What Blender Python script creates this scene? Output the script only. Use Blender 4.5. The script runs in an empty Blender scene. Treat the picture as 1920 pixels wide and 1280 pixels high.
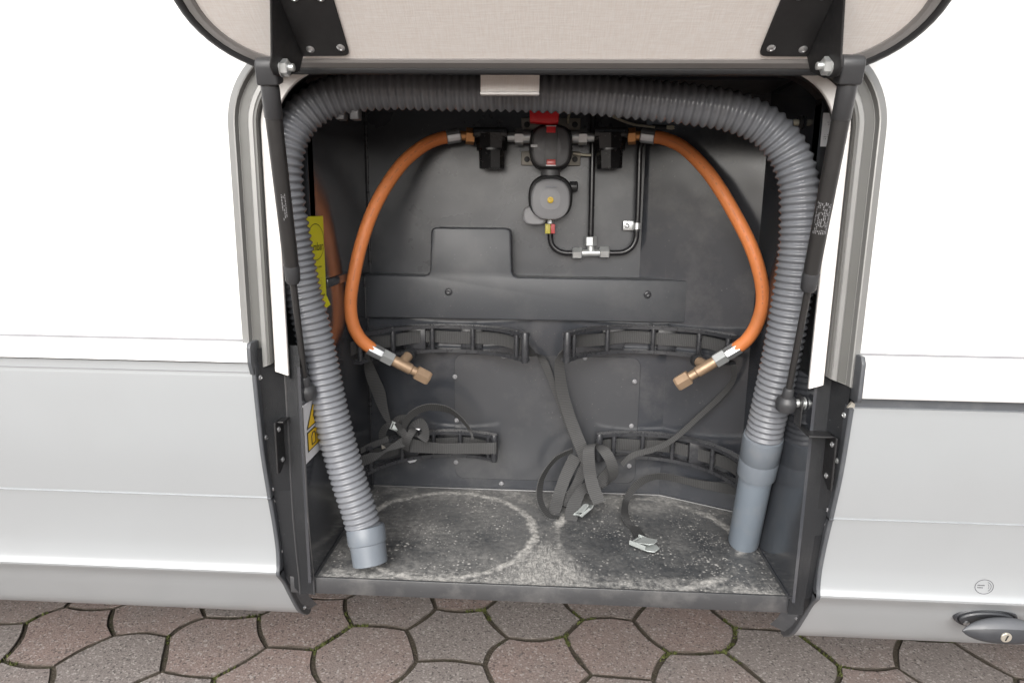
import bpy, bmesh, math, random
from mathutils import Vector, Matrix, noise
random.seed(7)
PI = math.pi
SC = bpy.context.scene
COL = SC.collection

# ------------------------------------------------------------------ camera
CAM = Vector((-0.0102, -0.8669, 0.5274))
YAW, PITCH, ROLL, FPX = math.radians(2.923), math.radians(11.323), math.radians(0.701), 1253.0
_f = Vector((-math.sin(YAW)*math.cos(PITCH), math.cos(YAW)*math.cos(PITCH), -math.sin(PITCH)))
_r0 = Vector((math.cos(YAW), math.sin(YAW), 0)); _u0 = _r0.cross(_f)
_r = _r0*math.cos(ROLL) + _u0*math.sin(ROLL)
_u = -_r0*math.sin(ROLL) + _u0*math.cos(ROLL)
cd = bpy.data.cameras.new('camera'); cam = bpy.data.objects.new('camera', cd); COL.objects.link(cam)
cd.sensor_width = 36.0; cd.lens = FPX/1920*36; cd.clip_start = 0.02; cd.clip_end = 1000
cam.matrix_world = Matrix(((_r.x, _u.x, -_f.x, CAM.x), (_r.y, _u.y, -_f.y, CAM.y), (_r.z, _u.z, -_f.z, CAM.z), (0, 0, 0, 1)))
SC.camera = cam

# ------------------------------------------------------------------ sky, sun, exposure
SUN_EL, SUN_AZ = 30, 190       # soft sun behind a cloud deck, behind the photographer (azimuth from +Y)
w = bpy.data.worlds.new('World'); SC.world = w; w.use_nodes = True
nt = w.node_tree; nt.nodes.clear()
sky = nt.nodes.new('ShaderNodeTexSky'); sky.sky_type = 'NISHITA'; sky.sun_disc = False
sky.sun_elevation = math.radians(SUN_EL); sky.sun_rotation = math.radians(SUN_AZ)
sky.air_density = 1.0; sky.dust_density = 4.0; sky.ozone_density = 1.0
hs = nt.nodes.new('ShaderNodeHueSaturation'); hs.inputs['Saturation'].default_value = 0.25
bg = nt.nodes.new('ShaderNodeBackground'); bg.inputs['Strength'].default_value = 0.13
wo = nt.nodes.new('ShaderNodeOutputWorld')
nt.links.new(sky.outputs[0], hs.inputs['Color']); nt.links.new(hs.outputs[0], bg.inputs[0]); nt.links.new(bg.outputs[0], wo.inputs[0])
sl = bpy.data.lights.new('sun', 'SUN'); sl.energy = 1.5; sl.angle = math.radians(72); sl.color = (1, .985, .965)
so = bpy.data.objects.new('sun', sl); COL.objects.link(so)
_az, _el = math.radians(SUN_AZ), math.radians(SUN_EL)
sd = Vector((math.sin(_az)*math.cos(_el), math.cos(_az)*math.cos(_el), math.sin(_el)))
so.rotation_euler = sd.to_track_quat('Z', 'Y').to_euler(); so.location = (0, -6, 8)
SC.view_settings.view_transform = 'Standard'; SC.view_settings.look = 'None'
SC.view_settings.exposure = 0.8; SC.view_settings.gamma = 1
try:
    SC.cycles.sample_clamp_indirect = 2.5; SC.cycles.caustics_reflective = False; SC.cycles.caustics_refractive = False; SC.cycles.max_bounces = 10; SC.cycles.diffuse_bounces = 5; SC.cycles.glossy_bounces = 5
except Exception: pass

# ------------------------------------------------------------------ survey helpers: a picture point on a known plane
def ray(x, y): return _r*((x-960)/FPX) + _u*(-(y-640)/FPX) + _f
def _hit(x, y, ax, v):
    d = ray(x, y); return CAM + d*((v-CAM[ax])/d[ax])
def at(x, y, Y): return _hit(x, y, 1, Y)
def atx(x, y, X): return _hit(x, y, 0, X)
def atz(x, y, Z): return _hit(x, y, 2, Z)
LH = math.radians(35)
LE = Vector((0, -math.cos(LH), math.sin(LH)))     # lid: from hinge outwards
LN = Vector((0, -math.sin(LH), -math.cos(LH)))    # lid: inner face normal
LA = Vector((0, -0.075, 0.6802))
def lidp(x, s, h=0): return Vector((x, 0, 0)) + LA + LE*s + LN*h

# ------------------------------------------------------------------ node materials
class N:
    def __init__(s, name):
        s.m = bpy.data.materials.new(name); s.m.use_nodes = True; s.t = s.m.node_tree
        s.p = s.t.nodes['Principled BSDF']; s._tc = None
    def n(s, typ, **k):
        o = s.t.nodes.new(typ)
        for a, b in k.items(): setattr(o, a, b)
        return o
    def lk(s, a, b): s.t.links.new(a, b)
    def put(s, v, sock):
        if v is None: return
        if hasattr(v, 'node'): s.lk(v, sock)
        else: sock.default_value = v
    def tc(s, scale=None, kind='Object'):
        if s._tc is None: s._tc = s.n('ShaderNodeTexCoord')
        o = s._tc.outputs[kind]
        if scale is None: return o
        mp = s.n('ShaderNodeMapping'); mp.inputs['Scale'].default_value = scale; s.lk(o, mp.inputs[0]); return mp.outputs[0]
    def noise(s, scale, detail=3, rough=.55, vec=None, dist=0):
        o = s.n('ShaderNodeTexNoise'); o.inputs['Scale'].default_value = scale; o.inputs['Detail'].default_value = detail
        o.inputs['Roughness'].default_value = rough; o.inputs['Distortion'].default_value = dist
        s.lk(vec if vec is not None else s.tc(), o.inputs['Vector']); return o.outputs['Fac']
    def vor(s, scale, feature='F1', vec=None, out='Distance', rnd=1):
        o = s.n('ShaderNodeTexVoronoi'); o.feature = feature; o.inputs['Scale'].default_value = scale; o.inputs['Randomness'].default_value = rnd
        s.lk(vec if vec is not None else s.tc(), o.inputs['Vector']); return o.outputs[out]
    def math(s, op, a, b=None, c=None, clamp=False):
        o = s.n('ShaderNodeMath', operation=op, use_clamp=clamp)
        s.put(a, o.inputs[0]); s.put(b, o.inputs[1]); s.put(c, o.inputs[2]); return o.outputs[0]
    def mr(s, v, a, b, c=0, d=1, smooth=False):
        o = s.n('ShaderNodeMapRange'); o.clamp = True
        if smooth: o.interpolation_type = 'SMOOTHSTEP'
        s.put(v, o.inputs[0])
        for i, q in enumerate((a, b, c, d)): o.inputs[i+1].default_value = q
        return o.outputs[0]
    def mix(s, f, a, b, blend='MIX'):
        o = s.n('ShaderNodeMix', data_type='RGBA', blend_type=blend)
        s.put(f, o.inputs[0])
        for v, i in ((a, 6), (b, 7)):
            if hasattr(v, 'node'): s.lk(v, o.inputs[i])
            else: o.inputs[i].default_value = (v[0], v[1], v[2], 1)
        return o.outputs[2]
    def bump(s, h, strength=.3, dist=.002, nrm=None):
        o = s.n('ShaderNodeBump'); o.inputs['Strength'].default_value = strength; o.inputs['Distance'].default_value = dist
        s.put(h, o.inputs['Height'])
        if nrm is not None: s.lk(nrm, o.inputs['Normal'])
        s.lk(o.outputs[0], s.p.inputs['Normal']); return o.outputs[0]
    def base(s, c):
        if hasattr(c, 'node'): s.lk(c, s.p.inputs['Base Color'])
        else: s.p.inputs['Base Color'].default_value = (c[0], c[1], c[2], 1)
    def rough(s, r): s.put(r, s.p.inputs['Roughness'])
    def metal(s, r): s.put(r, s.p.inputs['Metallic'])

def simple(name, c, rough=.5, metal=0, var=.12, nscale=30, rvar=.08, bump=None, dirt=None, spec=None):
    k = N(name)
    f = k.noise(nscale, 4)
    lo = tuple(x*(1-var) for x in c); hi = tuple(min(1, x*(1+var)) for x in c)
    col = k.mix(f, lo, hi)
    if dirt: col = k.mix(k.mr(k.noise(dirt[1], 6, .65), .52, .75, 0, dirt[2]), col, dirt[0])
    k.base(col); k.rough(k.mr(k.noise(nscale*2.3, 3), .3, .7, max(.02, rough-rvar), rough+rvar)); k.metal(metal)
    if bump: k.bump(k.noise(bump[0], 3), bump[1], bump[2])
    if spec is not None: k.p.inputs['Specular IOR Level'].default_value = spec
    return k.m

M = {}
M['wall'] = simple('white_paint', (.80, .80, .80), .3, var=.01, nscale=3, rvar=.03)
k = N('silver_paint')
cl_ = k.mix(k.noise(3, 4), (.395, .415, .43), (.42, .44, .455))
cl_ = k.mix(k.mr(k.noise(7, 2, .5), .5, .8, 0, .12), cl_, (.32, .325, .33))
k.base(cl_); k.metal(.3)
k.rough(.31)
M['silver'] = k.m
M['strip'] = simple('white_strip', (.78, .78, .78), .35, var=.02, nscale=5)
M['frame_shade'] = simple('frame_shade_grey', (.105, .105, .10), .42, .2, var=.08, nscale=14)  # darker frame grey, shade of the recessed bands put into the colour
M['frame_lid'] = simple('lid_edge', (.215, .205, .20), .36, .2, var=.06, nscale=14)
M['frame'] = simple('anodised_frame', (.25, .25, .245), .36, .3, var=.05, nscale=12, dirt=((.30, .29, .27), 20, .4))
M['lining'] = simple('white_lining', (.78, .76, .74), .5, var=.03, nscale=9, dirt=((.6, .55, .5), 25, .25))
# moulded black plastic, shiny on the walls
def plastic(name, c, r0, r1, dust=.25, bscale=600, bst=.05):
    k = N(name)
    cl = k.mix(k.noise(5, 4), tuple(x*.8 for x in c), tuple(x*1.25 for x in c))
    du = k.mr(k.noise(9, 7, .7), .5, .72, 0, dust)
    cl = k.mix(du, cl, (.16, .155, .15))
    sp = k.mr(k.vor(120), 0, .16, 1, 0); gate = k.mr(k.noise(14, 2), .56, .66, 0, .35)
    cl = k.mix(k.math('MULTIPLY', sp, gate), cl, (.32, .31, .3))
    sc = k.mr(k.noise(1, 5, .7, vec=k.tc((60, 60, 7)), dist=.6), .68, .78, 0, .25)
    cl = k.mix(sc, cl, (.13, .13, .13))
    k.base(cl); k.rough(k.mr(k.noise(7, 5, .6), .3, .7, r0, r1))
    h = k.math('ADD', k.math('MULTIPLY', k.noise(6, 2), 1.0), k.math('MULTIPLY', k.noise(bscale, 2), bst*.4))
    k.bump(h, .30, .007)
    k.p.inputs['Specular IOR Level'].default_value = .85
    return k.m
M['abs'] = plastic('black_abs_wall', (.040, .043, .050), .09, .20, .28)
M['abs_mid'] = plastic('black_abs_raised', (.050, .053, .059), .34, .46, .2)
M['abs_mid'].node_tree.nodes['Principled BSDF'].inputs['Specular IOR Level'].default_value = .4
M['abs_up'] = plastic('black_abs_upper', (.044, .047, .053), .24, .36, .26)
M['abs_up'].node_tree.nodes['Principled BSDF'].inputs['Specular IOR Level'].default_value = .55
M['abs_side'] = plastic('black_abs_side', (.042, .044, .050), .10, .17, .12)
M['abs_matt'] = plastic('black_textured_plastic', (.017, .018, .020), .38, .5, .08, 900, 1.0)
M['abs_matt'].node_tree.nodes['Principled BSDF'].inputs['Specular IOR Level'].default_value = .3
M['cover'] = plastic('black_cover', (.049, .051, .056), .14, .26, .2)
M['lip'] = plastic('black_lip', (.038, .039, .042), .35, .5, .6)
M['blackmetal'] = simple('black_powder_coat', (.018, .018, .019), .42, .0, var=.2, nscale=60, bump=(900, .06, .001))
M['rubber'] = simple('black_rubber', (.022, .023, .025), .42, var=.15, nscale=40)
M['trim'] = simple('dark_grey_trim', (.075, .08, .088), .42, var=.15, nscale=40, dirt=((.15, .15, .15), 40, .3))
M['strut'] = simple('strut_black', (.034, .033, .033), .36, .2, var=.1, nscale=50)
M['strutcap'] = simple('strut_cap', (.042, .043, .046), .4, var=.15, nscale=50)
M['zinc'] = simple('zinc_steel', (.58, .59, .60), .34, .8, var=.06, nscale=20, rvar=.03)
M['galv'] = simple('zinc_nut', (.62, .64, .64), .36, .7, var=.06, nscale=20, rvar=.03)
M['brass'] = simple('dull_brass', (.40, .28, .185), .42, .5, var=.2, nscale=90, dirt=((.32, .24, .17), 60, .5))
M['copper'] = simple('copper_brass', (.62, .30, .12), .38, .6, var=.2, nscale=90)
M['orange'] = simple('orange_rubber', (.77, .245, .075), .5, var=.08, nscale=35, rvar=.06, bump=(500, .08, .001), dirt=((.52, .19, .07), 30, .35))
M['hoseprint'] = simple('hose_print', (.50, .17, .07), .55, var=.1, nscale=60)
k = N('grey_webbing')
wv = k.n('ShaderNodeTexWave'); wv.wave_type = 'BANDS'; wv.inputs['Scale'].default_value = 1; wv.inputs['Distortion'].default_value = .4
mp = k.n('ShaderNodeMapping'); mp.inputs['Scale'].default_value = (190, 190, 190); k.lk(k.tc(kind='UV'), mp.inputs[0]); k.lk(mp.outputs[0], wv.inputs['Vector'])
ck = k.noise(900, 2)
k.base(k.mix(k.math('MULTIPLY', wv.outputs['Fac'], k.mr(ck, .3, .7, .5, 1)), (.032, .032, .033), (.070, .070, .069))); k.rough(.75)
k.bump(wv.outputs['Fac'], .25, .0006); M['webbing'] = k.m
M['hose'] = simple('grey_pvc_hose', (.175, .183, .20), .16, var=.1, nscale=14, rvar=.05, dirt=((.22, .22, .22), 18, .35))
M['cuff'] = simple('grey_cuff', (.15, .17, .195), .36, var=.08, nscale=20, dirt=((.24, .24, .24), 30, .35))
M['reg_dark'] = simple('regulator_dark', (.03, .03, .031), .4, var=.15, nscale=60)
M['reg_mid'] = simple('regulator_grey', (.115, .115, .12), .42, var=.08, nscale=40)
M['reg_light'] = simple('regulator_light', (.225, .225, .235), .45, var=.06, nscale=40)
M['filter'] = simple('filter_black', (.016, .016, .017), .22, var=.2, nscale=60)
M['bracket'] = simple('beige_bracket', (.34, .32, .28), .5, .3, var=.1, nscale=60)
M['red'] = simple('red_plastic', (.80, .018, .025), .35, var=.1, nscale=50)
M['tagyellow'] = simple('tag_yellow', (.42, .36, .06), .5, var=.15, nscale=60)
M['tagred'] = simple('tag_red', (.42, .06, .06), .5, var=.15, nscale=60)
M['redwin'] = simple('red_window', (.55, .10, .09), .2, var=.15, nscale=50)
M['pipe'] = simple('black_pipe', (.02, .02, .022), .2, var=.2, nscale=40)
M['wire'] = simple('beige_wire', (.66, .63, .50), .5, var=.1, nscale=60)
M['yellow'] = simple('yellow_label', (.86, .82, .02), .4, var=.04, nscale=20)
M['amber'] = simple('amber_label', (.85, .54, .01), .4, var=.05, nscale=20)
M['labelwhite'] = simple('white_label', (.75, .75, .77), .4, var=.03, nscale=20)
M['ink'] = simple('black_ink', (.02, .02, .02), .5, var=.1, nscale=50)
M['ink_soft'] = simple('grey_ink', (.22, .22, .23), .5, var=.1, nscale=50)
M['ink_mid'] = simple('sticker_ink', (.09, .09, .10), .5, var=.1, nscale=50)
M['ink_olive'] = simple('faded_ink', (.22, .21, .03), .5, var=.1, nscale=50)
M['buckle'] = simple('zinc_buckle', (.46, .49, .48), .4, .35, var=.15, nscale=150)
M['handle'] = simple('handle_plastic', (.04, .042, .047), .38, var=.15, nscale=60, bump=(700, .06, .001))
M['handle_lt'] = simple('handle_plastic_pale', (.10, .104, .113), .42, var=.1, nscale=60, bump=(700, .06, .001))  # paler tone for the upper grip, spindle and one screw
M['lockmetal'] = simple('lock_metal', (.62, .58, .5), .35, .7, var=.1, nscale=90)
M['under'] = simple('underbody', (.05, .05, .05), .8, var=.2, nscale=6)
M['holder'] = simple('holder_plastic', (.035, .036, .040), .3, var=.15, nscale=40, dirt=((.10, .10, .10), 40, .2))
# lid lining: woven linen print
k = N('linen_lining')
a = k.noise(1, 2, vec=k.tc((60, 620, 620))); b = k.noise(1, 2, vec=k.tc((620, 60, 60)))
c = k.math('ADD', k.mr(a, .35, .65), k.mr(b, .35, .65))
k.base(k.mix(k.math('MULTIPLY', c, .5), (.83, .775, .735), (.90, .87, .845))); k.rough(.45)
k.bump(c, .12, .0006); M['linen'] = k.m
# floor of the locker: black sheet with the dusty prints of two bottle feet
k = N('dusty_floor')
sep = k.n('ShaderNodeSeparateXYZ'); k.lk(k.tc(), sep.inputs[0]); X_, Y_ = sep.outputs[0], sep.outputs[1]
def dist(cx, cy):
    dx = k.math('SUBTRACT', X_, cx); dy = k.math('SUBTRACT', Y_, cy)
    return k.math('SQRT', k.math('ADD', k.math('MULTIPLY', dx, dx), k.math('MULTIPLY', dy, dy)))
wob = k.math('MULTIPLY', k.math('SUBTRACT', k.noise(22, 4, .6), .5), .022)
def ring(cx, cy, r, wd, soft):
    q = k.math('ABSOLUTE', k.math('SUBTRACT', k.math('ADD', dist(cx, cy), wob), r))
    return k.mr(q, wd, soft, 1, 0, True)
r1 = ring(-.171, .154, .149, .001, .015); r2 = ring(.163, .154, .148, .001, .015)
fan = k.mr(dist(-.004, .050), .03, .130, 1, 0, True)
out1 = k.mr(dist(-.171, .154), .135, .17, 0, 1); out2 = k.mr(dist(.163, .154), .135, .17, 0, 1)
outside = k.math('MULTIPLY', out1, out2)
fib = k.noise(1, 6, .75, vec=k.tc((240, 55, 1)), dist=1.2)
fan = k.math('MULTIPLY', fan, k.math('MULTIPLY', k.mr(fib, .35, .65, .25, 1), k.math('ADD', k.math('MULTIPLY', outside, .8), .2)))
left = k.mr(X_, -.06, .10, 1, .58, True)
fine = k.mr(k.noise(120, 6, .75), .36, .66)
patch = k.math('MULTIPLY', k.mr(k.noise(11, 7, .66), .32, .68, .14, 1), left)
front = k.math('MULTIPLY', k.mr(Y_, .0, .060, 1, 0, True), k.mr(k.noise(30, 6, .7), .34, .58))
back = k.math('MULTIPLY', k.mr(Y_, .19, .30, 0, 1, True), k.mr(k.noise(18, 6, .65), .28, .58))
brk = k.mr(k.noise(30, 5, .7), .30, .58, .45, 1)
ringd = k.math('MULTIPLY', k.math('MAXIMUM', r1, k.math('MULTIPLY', r2, k.mr(k.noise(7, 3), .44, .60, .1, 1))), brk)
d = k.math('MAXIMUM', k.math('MULTIPLY', ringd, 1.15), k.math('MULTIPLY', fan, 1.3))
d = k.math('MAXIMUM', d, k.math('MULTIPLY', front, .85))
d = k.math('MAXIMUM', d, k.math('MULTIPLY', back, .62))
d = k.math('MAXIMUM', d, k.math('MULTIPLY', patch, .50))
d = k.math('MAXIMUM', d, k.math('MULTIPLY', outside, k.mr(k.noise(16, 6, .7), .40, .68, .05, .30)))
d = k.math('MULTIPLY', d, k.math('ADD', k.math('MULTIPLY', fine, .75), .38))
def specks(sc_, lim, r0, r1, amp):
    o = k.n('ShaderNodeTexVoronoi'); o.inputs['Scale'].default_value = sc_; k.lk(k.tc(), o.inputs['Vector'])
    sp_ = k.n('ShaderNodeSeparateColor'); k.lk(o.outputs['Color'], sp_.inputs[0])
    return k.math('MULTIPLY', k.mr(o.outputs['Distance'], r0, r1, 1, 0), k.mr(sp_.outputs[0], lim, lim+.08, 0, amp))
for a_ in ((150, .55, .16, .36, .9), (85, .68, .10, .32, .95), (240, .5, .2, .42, .6)):
    d = k.math('MAXIMUM', d, k.math('MULTIPLY', specks(*a_), k.mr(k.noise(13, 4, .6), .38, .58, .15, 1)))
hair = k.mr(k.vor(34, 'DISTANCE_TO_EDGE', vec=k.tc((1, 1.6, 1))), .0, .030, 1, 0)
hg = k.mr(k.noise(17, 4, .7, dist=1.5), .56, .64, 0, .7)
d = k.math('MAXIMUM', d, k.math('MULTIPLY', hair, hg), clamp=True)
k.base(k.mix(d, (.022, .026, .032), (.54, .525, .495)))
k.rough(k.mr(d, 0, .5, .26, .85))
k.bump(k.math('ADD', k.math('MULTIPLY', k.math('SUBTRACT', 1, k.vor(75)), .6), k.math('MULTIPLY', d, .5)), .45, .003)
M['floor'] = k.m
# paving
k = N('concrete_paver')
oi = k.n('ShaderNodeObjectInfo')
tint = k.mix(k.mr(k.math('ADD', k.math('MULTIPLY', oi.outputs['Random'], .60), k.math('MULTIPLY', k.noise(9, 4, .6), .75)), .35, .8), (.345, .25, .225), (.295, .26, .247))
gr = k.noise(300, 3, .75); vv = k.vor(290, out='Color')
sepc = k.n('ShaderNodeSeparateColor'); k.lk(vv, sepc.inputs[0])
col = k.mix(k.mr(gr, .35, .65), k.mix(.38, tint, (.07, .058, .05)), k.mix(.25, tint, (.42, .37, .33)))
col = k.mix(k.mr(sepc.outputs[0], .84, .94, 0, .6), col, (.52, .48, .45))
col = k.mix(k.mr(sepc.outputs[1], .88, .96, 0, .6), col, (.05, .045, .045))
col = k.mix(k.mr(k.noise(4, 5, .65), .55, .8, 0, .25), col, (.17, .145, .13))
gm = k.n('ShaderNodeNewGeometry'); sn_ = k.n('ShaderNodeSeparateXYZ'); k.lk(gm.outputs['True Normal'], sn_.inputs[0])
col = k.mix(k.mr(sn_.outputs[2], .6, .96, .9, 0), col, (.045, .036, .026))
k.base(col); k.rough(.88)
k.bump(k.math('ADD', gr, k.math('MULTIPLY', sepc.outputs[2], .8)), .8, .002); M['paver'] = k.m
k = N('paving_bed')
col = k.mix(k.noise(90, 4, .7), (.035, .028, .020), (.105, .086, .064))
col = k.mix(k.mr(k.noise(26, 5, .7), .54, .66), col, (.045, .048, .02))
g = k.mr(k.vor(6.0, 'DISTANCE_TO_EDGE', rnd=.35), .02, .045)
far = k.n('ShaderNodeVectorMath', operation='LENGTH'); k.lk(k.tc(), far.inputs[0])
col = k.mix(k.math('MULTIPLY', g, k.mr(far.outputs['Value'], 1.6, 1.9)), col, k.mix(k.noise(200, 3), (.20, .165, .145), (.34, .29, .265)))
col = k.mix(k.mr(k.noise(420, 2, .7), .55, .68, 0, .6), col, (.20, .17, .13))
k.base(col); k.rough(.95); k.bump(k.noise(220, 4), .8, .005); M['bed'] = k.m
M['moss'] = simple('moss_green', (.075, .085, .022), .9, var=.5, nscale=60)

# ------------------------------------------------------------------ mesh building
class B:
    def __init__(s): s.v = []; s.f = []; s.uv = {}
    def add(s, vs, fs):
        o = len(s.v); s.v += [Vector(q) for q in vs]; s.f += [tuple(i+o for i in f) for f in fs]; return s
    def prism(s, pts, vec):                         # polygon swept along vec
        n = len(pts); vec = Vector(vec); P = [Vector(p) for p in pts]
        s.add(P + [p+vec for p in P], [tuple(range(n)), tuple(range(2*n-1, n-1, -1))] + [(i, i+n, (i+1) % n+n, (i+1) % n) for i in range(n)]); return s
    def box(s, lo, hi, bev=0, axes=None):
        x0, y0, z0 = lo; x1, y1, z1 = hi
        bm = bmesh.new(); bmesh.ops.create_cube(bm, size=1)
        for q in bm.verts: q.co = Vector(((x0+x1)/2+q.co.x*(x1-x0), (y0+y1)/2+q.co.y*(y1-y0), (z0+z1)/2+q.co.z*(z1-z0)))
        return s._bm(bm, bev)
    def _bm(s, bm, bev=0, seg=2):
        if bev: bmesh.ops.bevel(bm, geom=list(bm.edges), offset=bev, segments=seg, affect='EDGES', profile=.5, clamp_overlap=True)
        bm.verts.ensure_lookup_table(); bm.verts.index_update()
        s.add([q.co.copy() for q in bm.verts], [tuple(q.index for q in f.verts) for f in bm.faces]); bm.free(); return s
    def bprism(s, pts, vec, bev, seg=2):            # bevelled prism
        t = B().prism(pts, vec); bm = bmesh.new()
        vs = [bm.verts.new(q) for q in t.v]
        for f in t.f: bm.faces.new([vs[i] for i in f])
        bmesh.ops.recalc_face_normals(bm, faces=bm.faces)
        return s._bm(bm, bev, seg)
    def tube(s, path, r, n=16, caps=True, close=False):
        P = [Vector(p) for p in path]; m = len(P)
        R_ = r if isinstance(r, (list, tuple)) else [r]*m
        T = [(P[min(i+1, m-1)]-P[max(i-1, 0)]).normalized() for i in range(m)]
        u = T[0].orthogonal().normalized(); vs = []; fs = []
        for i in range(m):
            u = (u - T[i]*u.dot(T[i])).normalized(); w_ = T[i].cross(u)
            for j in range(n):
                a = 2*PI*j/n; vs.append(P[i] + (u*math.cos(a) + w_*math.sin(a))*R_[i])
        for i in range(m-1):
            for j in range(n):
                fs.append((i*n+j, i*n+(j+1) % n, (i+1)*n+(j+1) % n, (i+1)*n+j))
        if caps: fs += [tuple(range(n-1, -1, -1)), tuple(range((m-1)*n, m*n))]
        return s.add(vs, fs)
    def cyl(s, a, b, r, n=20): return s.tube([a, b], r, n)
    def hexn(s, a, b, r): return s.tube([a, b], r, 6)
    def lathe(s, a, d, prof, n=24):                 # prof: (along d, radius)
        a = Vector(a); d = Vector(d).normalized(); u = d.orthogonal().normalized(); w_ = d.cross(u); vs = []; fs = []
        for t, r in prof:
            for j in range(n):
                q = 2*PI*j/n; vs.append(a + d*t + (u*math.cos(q)+w_*math.sin(q))*r)
        for i in range(len(prof)-1):
            for j in range(n): fs.append((i*n+j, i*n+(j+1) % n, (i+1)*n+(j+1) % n, (i+1)*n+j))
        fs += [tuple(range(n-1, -1, -1)), tuple(range((len(prof)-1)*n, len(prof)*n))]
        return s.add(vs, fs)
    def quadstrip(s, A, C_):
        n = len(A); s.add(list(A)+list(C_), [(i, i+1, n+i+1, n+i) for i in range(n-1)]); return s
    def grid(s, rows):
        m, n = len(rows), len(rows[0])
        s.add([q for r in rows for q in r], [(i*n+j, i*n+j+1, (i+1)*n+j+1, (i+1)*n+j) for i in range(m-1) for j in range(n-1)]); return s
    def ribbon(s, A, C_, th=.0016):                 # thick webbing between two edge lines
        n = len(A); off = len(s.v); L = 0; vs = []; 
        for i in range(n):
            t = (A[min(i+1, n-1)]-A[max(i-1, 0)]) + (C_[min(i+1, n-1)]-C_[max(i-1, 0)])
            nn = t.cross(C_[i]-A[i]); nn = nn.normalized()*th/2 if nn.length > 1e-9 else Vector((0, 0, th/2))
            vs += [A[i]+nn, C_[i]+nn, C_[i]-nn, A[i]-nn]
            if i: L += ((A[i]+C_[i])/2-(A[i-1]+C_[i-1])/2).length
            for q, uu in zip(range(4), (0, .025, .025, 0)): s.uv[off+i*4+q] = (L*.5, uu)
        fs = []
        for i in range(n-1):
            for j in range(4): fs.append((i*4+j, i*4+(j+1) % 4, (i+1)*4+(j+1) % 4, (i+1)*4+j))
        fs += [(3, 2, 1, 0), ((n-1)*4, (n-1)*4+1, (n-1)*4+2, (n-1)*4+3)]
        return s.add(vs, fs)

def cr(pts, n=8):                                   # Catmull-Rom through points
    P = [Vector(p) for p in pts]; P = [P[0]*2-P[1]] + P + [P[-1]*2-P[-2]]; out = []
    for i in range(1, len(P)-2):
        a, b, c, d_ = P[i-1:i+3]
        for j in range(n):
            t = j/n; out.append(.5*((2*b)+(c-a)*t+(2*a-5*b+4*c-d_)*t*t+(3*b-a-3*c+d_)*t**3))
    return out + [P[-2]]
def resample(path, step):
    out = [path[0].copy()]; acc = 0
    for a, b in zip(path, path[1:]):
        L = (b-a).length; t = step-acc
        while t <= L: out.append(a.lerp(b, t/L)); t += step
        acc = (acc+L) % step if L else acc
    return out

def wloc(p):
    q = Vector()
    while p is not None: q += p.location; p = p.parent
    return q
def obj(name, b, mat, parent=None, ang=35, loc=None):
    me = bpy.data.meshes.new(name)
    off = wloc(parent) if parent is not None else (Vector(loc) if loc is not None else Vector())
    me.from_pydata([tuple(q-off) for q in b.v], [], b.f)
    bm = bmesh.new(); bm.from_mesh(me); bmesh.ops.recalc_face_normals(bm, faces=bm.faces); bm.to_mesh(me); bm.free()
    if b.uv:
        uvl = me.uv_layers.new(name='UVMap')
        for lp in me.loops: uvl.data[lp.index].uv = b.uv.get(lp.vertex_index, (0, 0))
    me.materials.append(M[mat] if isinstance(mat, str) else mat)
    if ang:
        me.shade_smooth(); me.set_sharp_from_angle(angle=math.radians(ang))
    o = bpy.data.objects.new(name, me); COL.objects.link(o)
    if parent is not None: o.parent = parent
    elif loc is not None: o.location = off
    return o
def tag(o, label=None, cat=None, group=None, kind=None):
    if label: o['label'] = label
    if cat: o['category'] = cat
    if group: o['group'] = group
    if kind: o['kind'] = kind
    return o
def thing(name, label, cat, loc=(0, 0, 0), group=None):
    o = bpy.data.objects.new(name, None); COL.objects.link(o); o.location = loc; o.empty_display_size = .05
    return tag(o, label, cat, group)
def screw(parent, p, nrm, r=.004, mat='zinc', name='screw', h=.0018):
    nrm = Vector(nrm).normalized()
    b = B().lathe(Vector(p), nrm, [(-.001, r), (h*.4, r), (h*.8, r*.8), (h, r*.5), (h*.75, r*.42), (h*.6, r*.1)], 12)
    return obj(name, b, mat, parent)
def text(parent, s, size, org, ux, uy, mat, name='lettering', sx=1):
    cu = bpy.data.curves.new('lettering', 'FONT'); cu.body = s; cu.size = size
    t = bpy.data.objects.new('lettering_tmp', cu); COL.objects.link(t)
    dg = bpy.context.evaluated_depsgraph_get(); me = bpy.data.meshes.new_from_object(t.evaluated_get(dg))
    bpy.data.objects.remove(t)
    b = B(); ux = Vector(ux).normalized(); uy = Vector(uy).normalized()
    b.v = [Vector(org)+ux*q.co.x*sx+uy*q.co.y for q in me.vertices]; b.f = [tuple(p.vertices) for p in me.polygons]
    bpy.data.meshes.remove(me)
    return obj(name, b, mat, parent, 0)

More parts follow.
